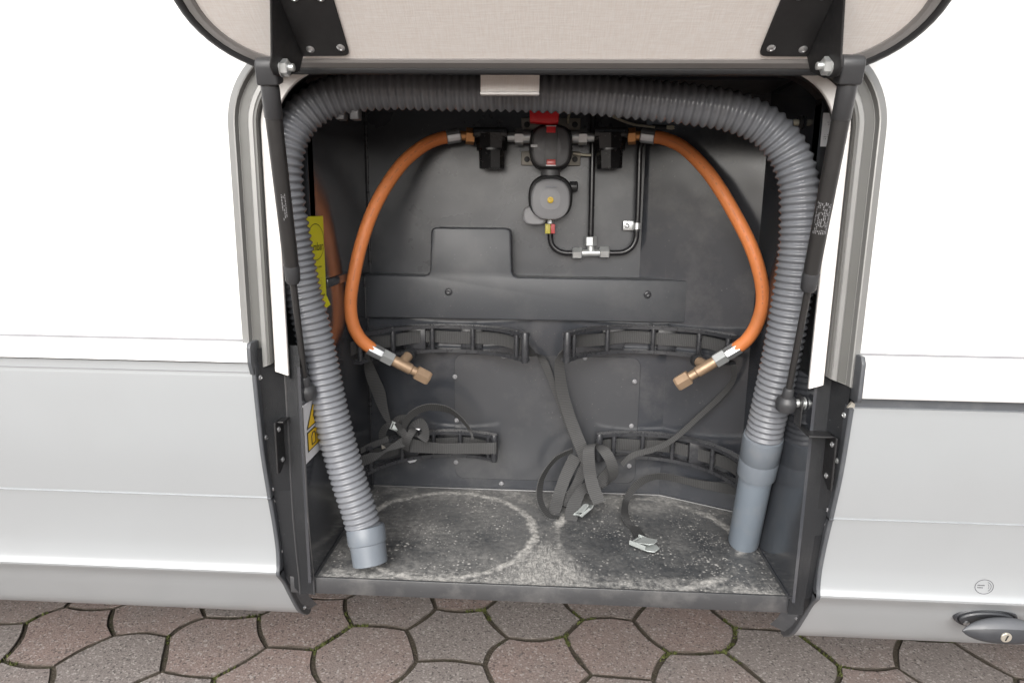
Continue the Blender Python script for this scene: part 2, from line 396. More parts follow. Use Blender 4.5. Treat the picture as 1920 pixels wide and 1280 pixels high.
# ================================================================== SETTING: paving
GZ = -.30
ground = obj('paving', B().add([(-150, -150, GZ-.0032), (150, -150, GZ-.0032), (150, 150, GZ-.0032), (-150, 150, GZ-.0032)], [(0, 1, 2, 3)]), 'bed', ang=0)
tag(ground, 'paved yard of reddish grey hexagonal concrete stones with mossy joints', None, kind='structure')
seeds = []
for i in range(-10, 11):
    for j in range(-6, 10):
        x = -.017+.1545*i; y = .388-.05*(x+.017)-(.086 if i % 2 else 0)-.172*(j-1)
        if -1.6 < x < 1.6 and -.85 < y < .98:
            random.seed(i*100+j); seeds.append(Vector((x+random.uniform(-.011, .011), y+random.uniform(-.011, .011), 0)))
mossb = B()
nb_ct = 0
for a, S in enumerate(seeds):
    poly = [(Vector((S.x+dx, S.y+dy, 0)), None) for dx, dy in ((-.3, -.3), (.3, -.3), (.3, .3), (-.3, .3))]
    for b_, T in enumerate(seeds):
        if a == b_ or (T-S).length > .42: continue
        mid = (S+T)/2; nrm = (T-S).normalized(); out = []
        for q in range(len(poly)):
            p0, e0 = poly[q]; p1, e1 = poly[(q+1) % len(poly)]
            d0 = (p0-mid).dot(nrm); d1 = (p1-mid).dot(nrm)
            if d0 <= 0:
                out.append((p0, e0))
                if d1 > 0: out.append((p0.lerp(p1, d0/(d0-d1)), b_))
            elif d1 <= 0: out.append((p0.lerp(p1, d0/(d0-d1)), e0))
        poly = out
    if any(e is None for _, e in poly) or max((p-S).length for p, _ in poly) > .2: continue
    pts = []
    for q in range(len(poly)):
        p0, e0 = poly[q]; p1 = poly[(q+1) % len(poly)][0]
        if (p1-p0).length < .012: pts.append(p0.copy()); continue
        lo_, hi_ = min(a, e0), max(a, e0); random.seed(lo_*977+hi_); bul = random.uniform(-.0105, .0105)
        dirn = (seeds[hi_]-seeds[lo_]).normalized()
        K = 5
        for t in range(K):
            tt = t/K; p = p0.lerp(p1, tt) + dirn*bul*math.sin(PI*tt)
            pts.append(p)
        if a < e0:
            for t in range(26):
                tt = random.random(); p = p0.lerp(p1, tt)+dirn*bul*math.sin(PI*tt)
                gate = noise.noise(p*9)+.25*abs(tt-.5)*2
                if gate < .36: continue
                for bl in range(random.choice((2, 4, 6))):
                    q0 = p+Vector((random.uniform(-.0035, .0035), random.uniform(-.0035, .0035), 0)); q0.z = GZ-.0035
                    an = random.uniform(0, 6.28); h = random.uniform(.003, .0085); wd = random.uniform(.0012, .003)
                    dx = Vector((math.cos(an), math.sin(an), 0))*wd; tip = q0+Vector((random.uniform(-.004, .004), random.uniform(-.004, .004), h))
                    mossb.add([q0-dx, q0+dx, tip], [(0, 1, 2)])
    random.seed(a*31)
    tilt = Vector((random.uniform(-.004, .004), random.uniform(-.004, .004))); hz = random.uniform(-.001, .001)
    n = len(pts); b = B(); rings = []
    for ins, z in ((.0038, -.055), (.0038, -.005), (.0041, -.0012), (.0052, 0)):
        ring_ = []
        for p in pts:
            dv = p-S; L = dv.length; q = S+dv*(1-ins*1.12/L)
            jit = noise.noise(p*160+Vector((0, 0, z*400)))*.0012
            q = S+(q-S)*(1+jit/L)
            zz = GZ+z+hz+(q-S).x*tilt[0]+(q-S).y*tilt[1] if z > -.05 else GZ+z
            ring_.append(Vector((q.x, q.y, zz)))
        rings.append(ring_)
    fs = [(r*n+i, r*n+(i+1) % n, (r+1)*n+(i+1) % n, (r+1)*n+i) for r in range(3) for i in range(n)] + [tuple(range(3*n, 4*n))]
    b.add([q for r in rings for q in r], fs)
    obj('paver', b, 'paver', ground, 0); nb_ct += 1
tag(obj('moss', mossb, 'moss', None, 0), 'tiny tufts of green moss growing in the paving joints', 'moss', kind='stuff')

# ================================================================== MOTORHOME BODY
mh = thing('motorhome', 'white motorhome side wall with silver skirt around the open gas locker', 'motorhome', (0, 0, GZ))
XL, XR, RC, ZT = -.4035, .3805, .105, .726
def frame_path(d, z0l=.31, z0r=.311, n=14, zt=None, rr=None):
    """inverted U, inset d from the frame's outer edge"""
    xl, xr, zt, r = XL+d, XR-d, (zt or ZT)-d, (rr or RC-d)
    P = [(xl, z0l), (xl, (z0l+zt-r)/2), (xl, zt-r)]
    P += [(xl+r-r*math.cos(PI/2*i/n), zt-r+r*math.sin(PI/2*i/n)) for i in range(1, n+1)]
    P += [((xl+xr)/2, zt)]
    P += [(xr-r+r*math.sin(PI/2*i/n), zt-r+r*math.cos(PI/2*i/n)) for i in range(0, n+1)]
    P += [(xr, (z0r+zt-r)/2), (xr, z0r)]
    return P
hole = frame_path(.006, .30, .30)
poly = [(-3, .354), (-.401, .354)] if False else None
wp = [Vector((-3, -.03, .350)), Vector((hole[0][0], -.03, .350))] + [Vector((x, -.03, max(z, .350))) for x, z in hole[1:-1]] + [Vector((hole[-1][0], -.03, .350)), Vector((3, -.03, .350)), Vector((3, -.03, 1.9)), Vector((-3, -.03, 1.9))]
obj('wall_panel', B().prism(wp, (0, .03, 0)), 'wall', mh, 30)
# underbody
obj('underbody', B().box((-3, .13, -.06), (-.345, 1.9, .3)).box((.345, .13, -.06), (3, 1.9, .3)).box((-.345, .37, -.06), (.345, 1.9, .3)), 'under', mh, 30)
# opening frame: extruded profile swept round the opening
prof = [(-.001, -.0295), (.000, -.034), (.003, -.041), (.011, -.0435), (.0125, -.043), (.014, -.0355), (.0255, -.0345), (.027, -.0395), (.0285, -.0405), (.0335, -.0405), (.035, -.039), (.0375, -.026), (.0375, -.02)]
rows = []
for d, y in prof:
    z0 = .309+max(0, d)*.40
    rows.append([Vector((x, y, z)) for x, z in frame_path(d, z0, z0)])
fr = obj('opening_frame', B().grid(rows), 'frame', mh, 28)
for nm, d0, d1, y in (('channel_shade', .0138, .0262, -.0358), ('inner_edge_shade', .0343, .0383, -.0402)):  # dark strips that paint the shade of the profile's recessed bands
    obj(nm, B().grid([[Vector((x, yy, z)) for x, z in frame_path(d, .310+d*.4, .310+d*.4)] for d, yy in ((d0, y+.002), (d0+.0008, y), (d1-.0008, y), (d1, y+.003))]), 'frame_shade', fr, 40)
rows = []
for d, y, zt, rr in [(.0375, -.022, 0, .0675), (.0385, -.029, 0, .0665), (.0395, -.030, .001, .066), (.0545, -.0285, .018, .077), (.0555, -.0275, .019, .077), (.0555, -.024, .019, .077)]:
    rows.append([Vector((x, y, z)) for x, z in frame_path(d, .326-d*.35, .326-d*.35, zt=ZT+zt, rr=rr)])
ln = obj('lining', B().grid(rows), 'lining', fr, 30)
for px, py, py2 in ((530, 452, 490), (535, 500, 540)):
    p = at(px, (py+py2)/2, .02); q0 = at(px, py, .02); q1 = at(px, py2, .02)
    obj('clip', B().box((p.x-.004, .004, q1.z), (p.x+.004, .03, q0.z), .0015), 'trim', fr)
for px, py, py2 in ((1546, 466, 500), (1538, 518, 552)):
    q0 = at(px, py, .02); q1 = at(px, py2, .02)
    obj('clip', B().box((q0.x-.0045, .004, q1.z), (q0.x+.0045, .03, q0.z), .0015), 'trim', fr)
screw(fr, at(1532, 698, -.01), (-.5, -1, 0), .003, 'lockmetal')
# skirt panels
PL = [(-.0480, .3115), (-.0478, .305), (-.0452, .27), (-.0386, .201), (-.0258, .1345), (-.0252, .1325), (-.0268, .1318), (-.0252, .1308), (-.0238, .126), (-.0160, .090), (-.0105, .055), (-.0096, .036), (-.0108, .022), (-.0140, .0125), (-.0130, .009), (.0045, -.012), (.0240, -.044), (.0530, -.0885), (.0800, -.113), (.0930, -.118)]
def dense(P, n=4):
    out = []
    for a, b in zip(P, P[1:]):
        for i in range(n): out.append((a[0]+(b[0]-a[0])*i/n, a[1]+(b[1]-a[1])*i/n))
    return out+[P[-1]]
def smooth_profile(P):
    P3 = [Vector((0, y, z)) for y, z in P]
    A = cr(P3[:5], 5); Bm = P3[5:9]; C_ = cr(P3[8:14], 5); D = cr(P3[14:], 5)
    return A+Bm+C_[1:]+D
def skirt(x0, x1, sh, top):
    P = [q for q in smooth_profile([(y, z+sh) for y, z in PL])]
    if top is not None: P = [q for q in P if q.z < top-.001]; P = [Vector((0, P[0].y-.0005, top))]+P
    lip = [Vector((0, P[0].y+.014, P[0].z))]
    P = lip+P
    rows = [[Vector((x, q.y, q.z)) for q in P] for x in (x0, x1)]
    return obj('skirt_panel', B().grid(rows), 'silver', mh, 24), P
skL, PLs = skirt(-3, -.3865, 0, .3265)
skR, PRs = skirt(.3735, 3, -.002, .288)
def strip(x0, x1, zb, nm='cover_strip'):
    pr = [(-.030, .3525), (-.052, .3525), (-.0555, .3495), (-.0570, .330), (-.0560, zb+.016), (-.0515, zb+.002), (-.0500, zb), (-.03, zb)]
    return obj(nm, B().prism([Vector((x0, y, z)) for y, z in pr], (x1-x0, 0, 0)), 'strip', mh, 40)
strip(-3, -.3875, .3280)
obj('seam', B().box((-3, -.0492, .3145), (-.3875, -.0470, .3153)), 'ink_soft', skL); sR = strip(.3765, 3, .3015)
obj('gap_shade', B().box((.377, -.041, .286), (3, -.03, .3013)), 'trim', sR)  # dark strip painting the shade in the open gap under the cover strip
obj('seam', B().box((-3, -.0335, .3527), (-.402, -.0303, .3548)).box((.3795, -.0335, .3527), (3, -.0303, .3548)), 'ink_soft', mh)
def end_trim(P, x, sgn, parent, top):
    """dark moulding closing a skirt end"""
    Q = [q for q in P[1:]]
    outer = [Vector((x, q.y-.0022, q.z)) for q in Q]; 
    b = B(); w_ = .0052*sgn
    secs = []
    for i, q in enumerate(Q):
        t = (Q[min(i+1, len(Q)-1)]-Q[max(i-1, 0)]).normalized(); nn = Vector((0, -t.z, t.y))
        if nn.y > 0: nn = -nn
        if i > len(Q)-4: nn = Vector((0, -.5, -.85)).normalized()
        o_ = Vector((x, q.y, q.z))
        secs.append([o_+nn*.0030, o_+nn*.0030+Vector((w_*.8, 0, 0)), o_+nn*.0018+Vector((w_, 0, 0)), o_-nn*.020+Vector((w_, 0, 0)), o_-nn*.020])
    b.grid(list(map(list, secs))); n = len(secs[0])
    b.add([q for q in secs[0]], [tuple(range(n))]); b.add([q for q in secs[-1]], [tuple(range(n))])
    return obj('end_trim', b, 'trim', parent, 40)
tl = end_trim(PLs, -.3865, 1, skL, 0)
trr = end_trim(PRs, .3735, -1, skR, 0)
obj('end_cap', B().bprism([Vector((-.3875, y, z)) for y, z in ((-.030, .313), (-.054, .313), (-.0605, .330), (-.0605, .350), (-.057, .3555), (-.03, .3555))], (.0055, 0, 0), .0012), 'trim', mh)
obj('end_cap', B().bprism([Vector((.3715, y, z)) for y, z in ((-.030, .298), (-.058, .298), (-.0605, .304), (-.0605, .347), (-.056, .3555), (-.03, .3555))], (.0055, 0, 0), .0012), 'trim', mh)
# trim hook and rivets
def trim_pt(P, z):
    for a, b in zip(P[1:], P[2:]):
        if a.z >= z >= b.z: return a.lerp(b, (a.z-z)/(a.z-b.z+1e-9))
    return P[-1]
for z in (.306, .222, .143, .124, .040, -.095):
    q = trim_pt(PLs, z); screw(skL, (-.3812, q.y+.0085, z), (1, -.35, 0), .0036, 'zinc', 'rivet')
for z in (.276, .213, .140, .118, .045, -.06):
    q = trim_pt(PRs, z); screw(skR, (.3682, q.y+.0085, z), (-1, -.35, 0), .0036, 'galv' if z > .2 else 'reg_light', 'rivet')
q = at(1597, 762, -.045)
obj('torn_filler', B().prism([q+Vector(d) for d in ((0, 0, .006), (.004, 0, .003), (.003, 0, -.006), (-.003, 0, -.010), (-.001, 0, -.003), (-.005, 0, -.002))], (0, .004, 0)), 'bracket', skR)

# ------------------------------------------------------------------ LID
lid = thing('locker_lid', 'open locker lid with linen patterned lining, grey edge and black seal', 'lid', (-.012, LA.y, LA.z))
LX0, LX1, LLEN, LR = -.393, .371, .43, .092
def rrect(x0, x1, s0, s1, r, n=12):
    P = []
    for cx, cs, a0 in ((x0+r, s0+r, PI), (x1-r, s0+r, 1.5*PI), (x1-r, s1-r, 0), (x0+r, s1-r, .5*PI)):
        P += [(cx+r*math.cos(a0+PI/2*i/n), cs+r*math.sin(a0+PI/2*i/n)) for i in range(n+1)]
    return P
def lidring(off, h): return [lidp(x, s, h) for x, s in rrect(LX0+off, LX1-off, off-.004, LLEN-off, LR-off)]
# shell: outer skin
R0 = lidring(.004, -.004); R1 = lidring(.004, -.030); R2 = lidring(.010, -.034); n = len(R0)
b = B().add(R0+R1+R2, [(i, (i+1) % n, n+(i+1) % n, n+i) for i in range(n)]+[(n+i, n+(i+1) % n, 2*n+(i+1) % n, 2*n+i) for i in range(n)]+[tuple(range(2*n, 3*n))])
obj('lid_shell', b, 'wall', lid)
b = B(); rings = [lidring(o, h) for o, h in ((.0055, -.006), (.0055, .002), (.0075, .0035), (.0155, .0045), (.0185, .003), (.0195, -.004))]
for A_, C_ in zip(rings, rings[1:]): b.add(A_+C_, [(i, (i+1) % n, n+(i+1) % n, n+i) for i in range(n)])
obj('edge_profile', b, 'frame_lid', lid, 30)
rg = lidring(.0015, -.001); rg.append(rg[0])
obj('seal', B().tube(rg, .0062, 10, False), 'rubber', lid, 60)
b = B().add(lidring(.0175, .0015), [tuple(range(n))]); obj('lid_lining', b, 'linen', lid, 0)
obj('hinge', B().bprism([Vector((-.36, y, z)) for y, z in ((-.030, .72), (-.030, .755), (-.038, .755), (-.062, .722), (-.058, .716), (-.040, .735), (-.038, .72))], (.70, 0, 0), .001), 'frame', lid)
def lid_bracket(sg, xb, xf0, xf1, xw, scr):
    bk = obj('strut_bracket', B().bprism([lidp(x, s, .0018) for x, s in ((xb, .019), (xf0-sg*.009, .0195), (xf0-sg*.0045, .0203), (xf0-sg*.0016, .0225), (xf0-sg*.0004, .0260), (xf0, .031), (xf1, .16), (xb, .16))], LN*.002, .0009, 1), 'blackmetal', lid)
    web = [(.019, .002), (.012, .018), (.026, .040), (.044, .056), (.056, .055), (.063, .046), (.112, .006), (.150, .002)]
    wb = B().bprism([lidp(xb-sg*(.0010+h*.25), s, h) for s, h in web], (sg*.0022, 0, 0), .0006, 1)
    obj('web', wb, 'blackmetal', bk)
    for x, s in scr: screw(bk, lidp(x, s, .0035), LN, .0046, 'zinc')
    return bk
bkL = lid_bracket(1, -.2856, -.2318, -.2290, 0, ((-.2738, .0295), (-.2394, .0317), (-.2700, .094), (-.2430, .094)))
bkR = lid_bracket(-1, .2622, .2100, .2130, 0, ((.2538, .0297), (.2202, .0311), (.2500, .094), (.2280, .094)))

# ------------------------------------------------------------------ gas struts
def strut(sg, T, Bp, label, webx):
    t = thing('gas_strut', label, 'gas strut', Bp, 'gas struts holding the lid')
    ax = (T-Bp).normalized(); L = (T-Bp).length; X = Vector((1, 0, 0))*sg
    c1 = Bp+ax*(L*.405); 
    obj('cylinder', B().lathe(c1, ax, [(0, .0082), (.002, .0089), (.012, .0092), (.0135, .0092), (L*.575-.02, .0092), (L*.575-.018, .0089), (L*.575-.006, .0089), (L*.575, .0080)], 28), 'strut', t)
    obj('collar', B().lathe(c1-ax*.004, ax, [(0, .0070), (.003, .0090), (.022, .0098), (.024, .0093)], 28), 'strutcap', t)
    obj('rod', B().tube([Bp+ax*.012, c1+ax*.005], .0042, 14), 'strut', t)
    obj('upper_collar', B().lathe(T-ax*.052, ax, [(0, .0093), (.001, .0099), (.03, .0099), (.034, .0097)], 28), 'strutcap', t)
    # end fitting: block with rounded top, turned to the pivot bolt
    u = X; v_ = ax; w_ = u.cross(v_)
    pts = [(-.0100, -.017), (.0100, -.017), (.0100, .003), (.0075, .0085), (.003, .0108), (-.003, .0108), (-.0075, .0085), (-.0100, .003)]
    obj('end_fitting', B().bprism([T+w_*a+v_*c-u*.0110 for a, c in pts], u*.0235, .003, 3), 'strutcap', t)
    pv = T+X*.0135
    obj('pivot_bolt', B().lathe(pv-X*.002, X, [(0, .006), (.008, .006), (.008, .004)], 20), 'strutcap', t)
    wo_ = (webx-pv.x)*sg
    obj('bolt_end', B().lathe(pv+X*wo_, X, [(0, .0098), (.0012, .0098), (.0012, .0040), (.0135, .0040), (.0142, .003)], 18), 'galv', t)
    obj('nut', B().tube([pv+X*(wo_+.0011), pv+X*(wo_+.0075), pv+X*(wo_+.0083)], [.0090, .0090, .0078], 6), 'galv', t, 20)
    # ball end and bracket
    obj('ball_socket', B().lathe(Bp-ax*.012, ax, [(0, .008), (.003, .0125), (.012, .0138), (.018, .012), (.022, .0075), (.034, .0068), (.036, .0055)], 24), 'strutcap', t)
    Y0 = Bp.y
    obj('ball_pin', B().lathe(Bp-X*.006, -X, [(0, .0055), (.016, .0055), (.016, .0085), (.018, .0085), (.019, .006)], 16), 'galv', t)
    return t
TL, BL_ = at(502, 127, -.13), at(574, 733, .006)
TR, BR_ = at(1596, 124, -.13), at(1474, 755, .006)
sL = strut(1, TL, BL_, 'black gas strut at the left of the open locker, left of two', -.2856-.0105)
sR_ = strut(-1, TR, BR_, 'black gas strut at the right of the open locker with grey printed band', .2622+.0105)
def strut_bracket(t, Bp, sg, xface):
    """cranked steel plate riveted to the cheek, carrying the ball pin"""
    X = Vector((sg, 0, 0)); xo = xface
    zt = Bp.z-.030
    pl = B().bprism([Vector((xo, y, z)) for y, z in ((Bp.y-.052, zt), (Bp.y-.008, zt), (Bp.y-.008, zt-.048), (Bp.y-.044, zt-.072), (Bp.y-.052, zt-.070))], X*.0025, .0006, 1)
    o = obj('mount_plate', pl, 'blackmetal', t)
    xe = Bp.x-sg*.016
    obj('mount_shelf', B().box((min(xo, xe), Bp.y-.045, zt-.0025), (max(xo, xe), Bp.y+.004, zt), .0006), 'blackmetal', o)
    obj('mount_ear', B().bprism([Vector((xe, Bp.y+a, Bp.z+c)) for a, c in ((-.010, -.030), (-.012, .004), (-.007, .012), (.007, .012), (.012, .004), (.010, -.030))], -X*.0025, .0006, 1), 'blackmetal', o)
    for a, c in ((-.043, -.011), (-.019, -.006), (-.017, -.045), (-.036, -.056)):
        screw(o, (xo+sg*.0025, Bp.y+a, zt+c), X, .0038, 'zinc', 'rivet')

# printed band on the strut cylinder
def print_band(t, T, Bp, f0, f1, rows_, mat):
    ax = (T-Bp); an = ax.normalized(); p0 = Bp+ax*f0; L = ax.length*(f1-f0)
    tocam = (CAM-p0); tocam = (tocam-an*tocam.dot(an)).normalized(); side = an.cross(tocam)
    b = B(); random.seed(5)
    for rI in range(rows_):
        a = (rI-(rows_-1)/2)*.20
        s = 0
        while s < L-.002:
            dl = random.uniform(.0012, .004)
            if random.random() < .8:
                vs = []
                for aa in (a-.05, a+.05):
                    nn = tocam*math.cos(aa)+side*math.sin(aa)
                    vs += [p0+an*s+nn*.00935, p0+an*min(L, s+dl)+nn*.00935]
                b.add(vs, [(0, 1, 3, 2)])
            s += dl+.0008
    obj('printed_text', b, mat, t, 0)
print_band(sL, TL, BL_, .60, .68, 3, 'ink_soft')
print_band(sR_, TR, BR_, .575, .665, 9, 'reg_light')

# ================================================================== GAS LOCKER BOX
D0, YU, YB = .3236, .350, .3110
XW = .336
lk = thing('gas_locker', 'black moulded plastic gas locker recessed in the motorhome wall', 'locker', (0, 0, 0))
ZC = .745
def chx(Y): return .209+(.3236-Y)*2.0          # corner panel: x where it stands at depth Y
def chy(X): return .3236-(X-.209)*.5
obj('floor', B().prism([Vector(p) for p in ((-XW, .0, 0), (XW, .0, 0), (XW, chy(XW), 0), (.209, D0, 0), (-XW, D0, 0))], (0, 0, -.012)), 'floor', lk, 30)
obj('front_lip', B().box((-.372, -.004, -.0245), (.349, .0, .0012), .0012).box((-.372, .0, -.0245), (.349, .02, -.0125)), 'lip', lk)
obj('lower_back_wall', B().prism([Vector(p) for p in ((-XW, D0, 0), (.209, D0, 0), (.209, D0, .345), (-XW, D0, .345))], (0, .004, 0)), 'abs', lk)
zb_top, zb_bot = at(900, 519, YB).z, at(900, 600, YB).z
zbump = at(880, 427, YB).z
xs = [at(x, 470, YB).x for x in (806, 960)]
step = [(-XW-.004, zb_bot), (chx(YB)+.012, zb_bot+.002), (chx(YB)+.012, zb_top), (xs[1]+.010, zb_top), (xs[1]+.003, zb_top+.003), (xs[1], zb_top+.010), (xs[1]-.002, zbump-.008), (xs[1]-.005, zbump-.002), (xs[1]-.012, zbump), (xs[0]+.012, zbump), (xs[0]+.005, zbump-.002), (xs[0]+.002, zbump-.008), (xs[0], zb_top+.010), (xs[0]-.003, zb_top+.003), (xs[0]-.010, zb_top), (-XW-.004, zb_top)]
obj('raised_panel', B().bprism([Vector((x, YB, z)) for x, z in step], (0, .05, 0), .0038, 3), 'abs_mid', lk, 50)
obj('upper_back_wall', B().prism([Vector(p) for p in ((-XW, YU, .32), (chx(YU), YU, .32), (chx(YU), YU, ZC), (-XW, YU, ZC))], (0, .004, 0)), 'abs_up', lk)
obj('corner_panel', B().prism([Vector(p) for p in ((chx(YU+.01), YU+.01, 0), (XW+.01, chy(XW+.01), 0), (XW+.01, chy(XW+.01), ZC), (chx(YU+.01), YU+.01, ZC))], (.002, .004, 0)), 'abs', lk)
def sidewall(sg):
    Z1 = .315
    P = [(-.017, 0), (.36, 0), (.36, ZC), (.05, ZC), (.05, Z1), (-.017, Z1)]
    return obj('side_wall', B().prism([Vector((sg*XW, y, z)) for y, z in P], (sg*.004, 0, 0)), 'abs_side' if sg < 0 else 'abs', lk)
sideL = sidewall(-1); sideR = sidewall(1)
obj('rib', B().bprism([Vector((-XW, y, z)) for y, z in ((.10, zb_top+.001), (YB, zb_top+.001), (YB, zb_top+.014), (.10, zb_top+.014))], (.004, 0, 0), .0015), 'abs_side', sideL)
obj('corner_bead', B().tube([(-XW+.001, YU-.001, .42), (-XW+.001, YU-.001, ZC)], .0022, 8).tube([(-XW+.0008, YB-.0008, zb_bot), (-XW+.0008, YB-.0008, zb_top-.004)], .0022, 8).tube([(-XW+.0008, D0-.0008, 0), (-XW+.0008, D0-.0008, zb_bot)], .002, 8), 'holder', lk)
obj('floor_bead', B().tube([(-XW+.001, 0, .001), (-XW+.001, D0, .001)], .0022, 8).tube([(XW-.001, 0, .001), (XW-.001, chy(XW), .001)], .0022, 8).tube([(-XW, D0-.001, .001), (.209, D0-.001, .001), (XW, chy(XW)-.001, .001)], .0022, 8), 'lip', lk)
obj('ceiling', B().box((-.345, .05, ZC), (.345, .36, ZC+.004)), 'abs_matt', lk)
obj('ceiling_shelf', B().box((.05, .15, .708), (.33, .34, .712)), 'abs_matt', lk)
# front flange ring behind the lining
rA = [Vector((x, .0505, z)) for x, z in frame_path(.028, .30, .30)]
rF = [Vector((x, -.0235, z)) for x, z in frame_path(.0553, .30, .30, zt=ZT+.019, rr=.077)]
rB = [Vector((max(-XW, min(XW, x)), .0505, min(z, ZT-.02))) for x, z in frame_path(.028, .30, .30)]
rD = [q+Vector((0, .02, .04 if q.z > ZT-.025 else 0)) for q in rB]
obj('front_flange', B().grid([rF, rA, rB, rD]), 'abs_matt', lk)
def cheek(sg, P, xt):
    zs = [.345, .31, .26, .20, .14, .10, .05, .0, -.0245]
    A_, F_ = [], []
    for z in zs:
        q = trim_pt(P, min(z, P[1].z-.001)); A_.append(Vector((xt, q.y+.006, z))); F_.append(Vector((sg*.357, -.0165 + (.010 if z < .01 else .004 if z < .06 else 0), z)))
    zs2 = [q.z for q in F_]
    inner = [Vector((sg*XW, q.y, q.z)) for q in F_]
    F2 = [q+Vector((-sg*.0012, -.0012, 0)) for q in F_]
    b = B().grid([A_, F_, inner])
    return obj('cheek_panel', b, 'abs_matt', lk, 20), F_
ckL, FL_ = cheek(-1, PLs, -.3835); ckR, FR_ = cheek(1, PRs, .3705)
obj('edge_bead', B().tube(FL_, .0014, 6), 'lip', ckL); 
obj('edge_bead', B().tube([Vector((-XW, q.y, q.z)) for q in FL_ if q.z < .3], .0014, 6), 'lip', ckL)
# triangular gusset below the cheek on each side
for sg, P, x0 in ((-1, PLs, -.3835), (1, PRs, .3705)):
    ys = [trim_pt(P, z).y+.004 for z in (-.0245, -.05, -.08, -.11)]
    obj('lower_cheek', B().grid([[Vector((x0, y, z)) for y, z in zip(ys, (-.0245, -.05, -.08, -.11))], [Vector((sg*.3725 if sg < 0 else .352, y+.02, z)) for y, z in zip(ys, (-.0245, -.05, -.08, -.11))]]), 'trim', ckL if sg < 0 else ckR)
strut_bracket(sL, BL_, 1, -.3640)
strut_bracket(sR_, BR_, -1, .3600)
# inspection cover with rounded corners and its screws
c0, c1 = at(852, 662, D0), at(1190, 906, D0)
r_ = .018
cp = [(x, z) for x, z in rrect(c0.x, c1.x, c1.z, c0.z, r_, 6)]
cover = obj('inspection_cover', B().bprism([Vector((x, D0-.0018, z)) for x, z in cp], (0, .0017, 0), .0007, 1), 'cover', lk)
for px, py in ((853, 706), (856, 788), (855, 866), (940, 906), (1190, 715), (1184, 798), (1180, 873), (1097, 671), (944, 668), (1080, 908)):
    screw(cover, at(px, py, D0-.0022), (0, -1, 0), .0044, 'reg_light', h=.0022)
for px, py in ((841, 547), (1214, 552)):
    screw(lk, at(px, py, YB-.0005), (0, -1, 0), .0068, 'holder', 'plug', .003)
for px, py in ((921, 218), (935, 232), (1075, 207)): screw(lk, at(px, py, YU-.001), (0, -1, 0), .002, 'reg_mid', 'screw')

# small parts on the locker
tab0, tab1 = at(901, 136, -.02), at(1011, 179, -.02)
tb = thing('catch_plate', 'small beige plate hanging over the top of the corrugated hose', 'plate', (tab0.x+.04, -.02, tab1.z))
obj('plate', B().box((tab0.x, -.021, tab1.z+.004), (tab1.x, -.014, tab0.z+.02), .001), 'linen', tb)
obj('folded_lip', B().box((tab0.x, -.024, tab1.z), (tab1.x, -.014, tab1.z+.0036), .001), 'lining', tb)

# ================================================================== CORRUGATED HOSE
hp = [(687, 1010, .035), (675, 965, .038), (654, 900, .04), (634, 830, .04), (618, 766, .04), (602, 690, .038), (583, 605, .034), (566, 545, .030), (553, 480, .026), (540, 410, .020), (532, 345, .016), (532, 300, .016), (541, 258, .020), (562, 222, .028), (600, 192, .038), (655, 174, .045), (730, 168, .048), (850, 170, .048), (960, 171, .048), (1090, 176, .048), (1200, 186, .050), (1300, 197, .050), (1375, 210, .050), (1435, 237, .050), (1476, 282, .048), (1497, 340, .044), (1500, 400, .042), (1497, 470, .042), (1483, 570, .046), (1465, 670, .055), (1447, 750, .066), (1430, 825, .078)]
HP = cr([at(*q) for q in hp], 14)
hose = thing('corrugated_hose', 'thick grey corrugated waste hose arched around the inside of the locker', 'hose', (-.255, .02, 0))
pitch, sub = .0096, 8
path = resample(HP, pitch/sub)
rad = []; ph = 0; random.seed(4)
for i in range(len(path)):
    topf = max(0, min(1, (path[i].z-.45)/.18)); pt_ = (.0088+.0022*topf)*(1+.05*noise.noise(path[i]*7)); ph += (pitch/sub)/pt_
    c = .5+.5*math.cos(2*PI*ph); rad.append(.06*.0230*0+.0230+.0034*(c**.8))
obj('corrugated_tube', B().tube(path, rad, 32), 'hose', hose, 80)
e0 = path[0]; b0 = Vector((atz(695, 1068, 0).x, atz(695, 1068, 0).y, .0006)); ax = (e0-b0).normalized(); L = (e0-b0).length
ax = (e0-b0).normalized(); 
cf = B().lathe(b0+Vector((0, 0, .0095)), ax, [(0, .0245), (.001, .0255), (.030, .0262), (.031, .0278), (.033, .0282), (L+.006, .0284), (L+.010, .0272), (L+.0105, .024)], 32)
for q in cf.v:
    if q.z < .012: q.z = max(.0006, q.z)
obj('cuff', cf, 'cuff', hose, 40)
e1 = path[-1]; b1 = atz(1393, 1022, 0); b1 = Vector((b1.x, b1.y, .004)); ax = (b1-e1).normalized(); L = (b1-e1).length
obj('cuff', B().lathe(e1-ax*.008, ax, [(0, .0248), (.001, .0275), (.006, .0284), (.040, .0284), (.0415, .0276), (.043, .0282), (.072, .0276), (.074, .0250)], 32), 'cuff', hose, 40)
obj('pipe_end', B().lathe(e1+ax*.060, ax, [(0, .0240), (L-.066, .0236), (L-.062, .0228)], 32), simple('pipe_blue_grey', (.17, .20, .235), .42, var=.06, nscale=20, dirt=((.26, .26, .26), 30, .3)), hose, 40)

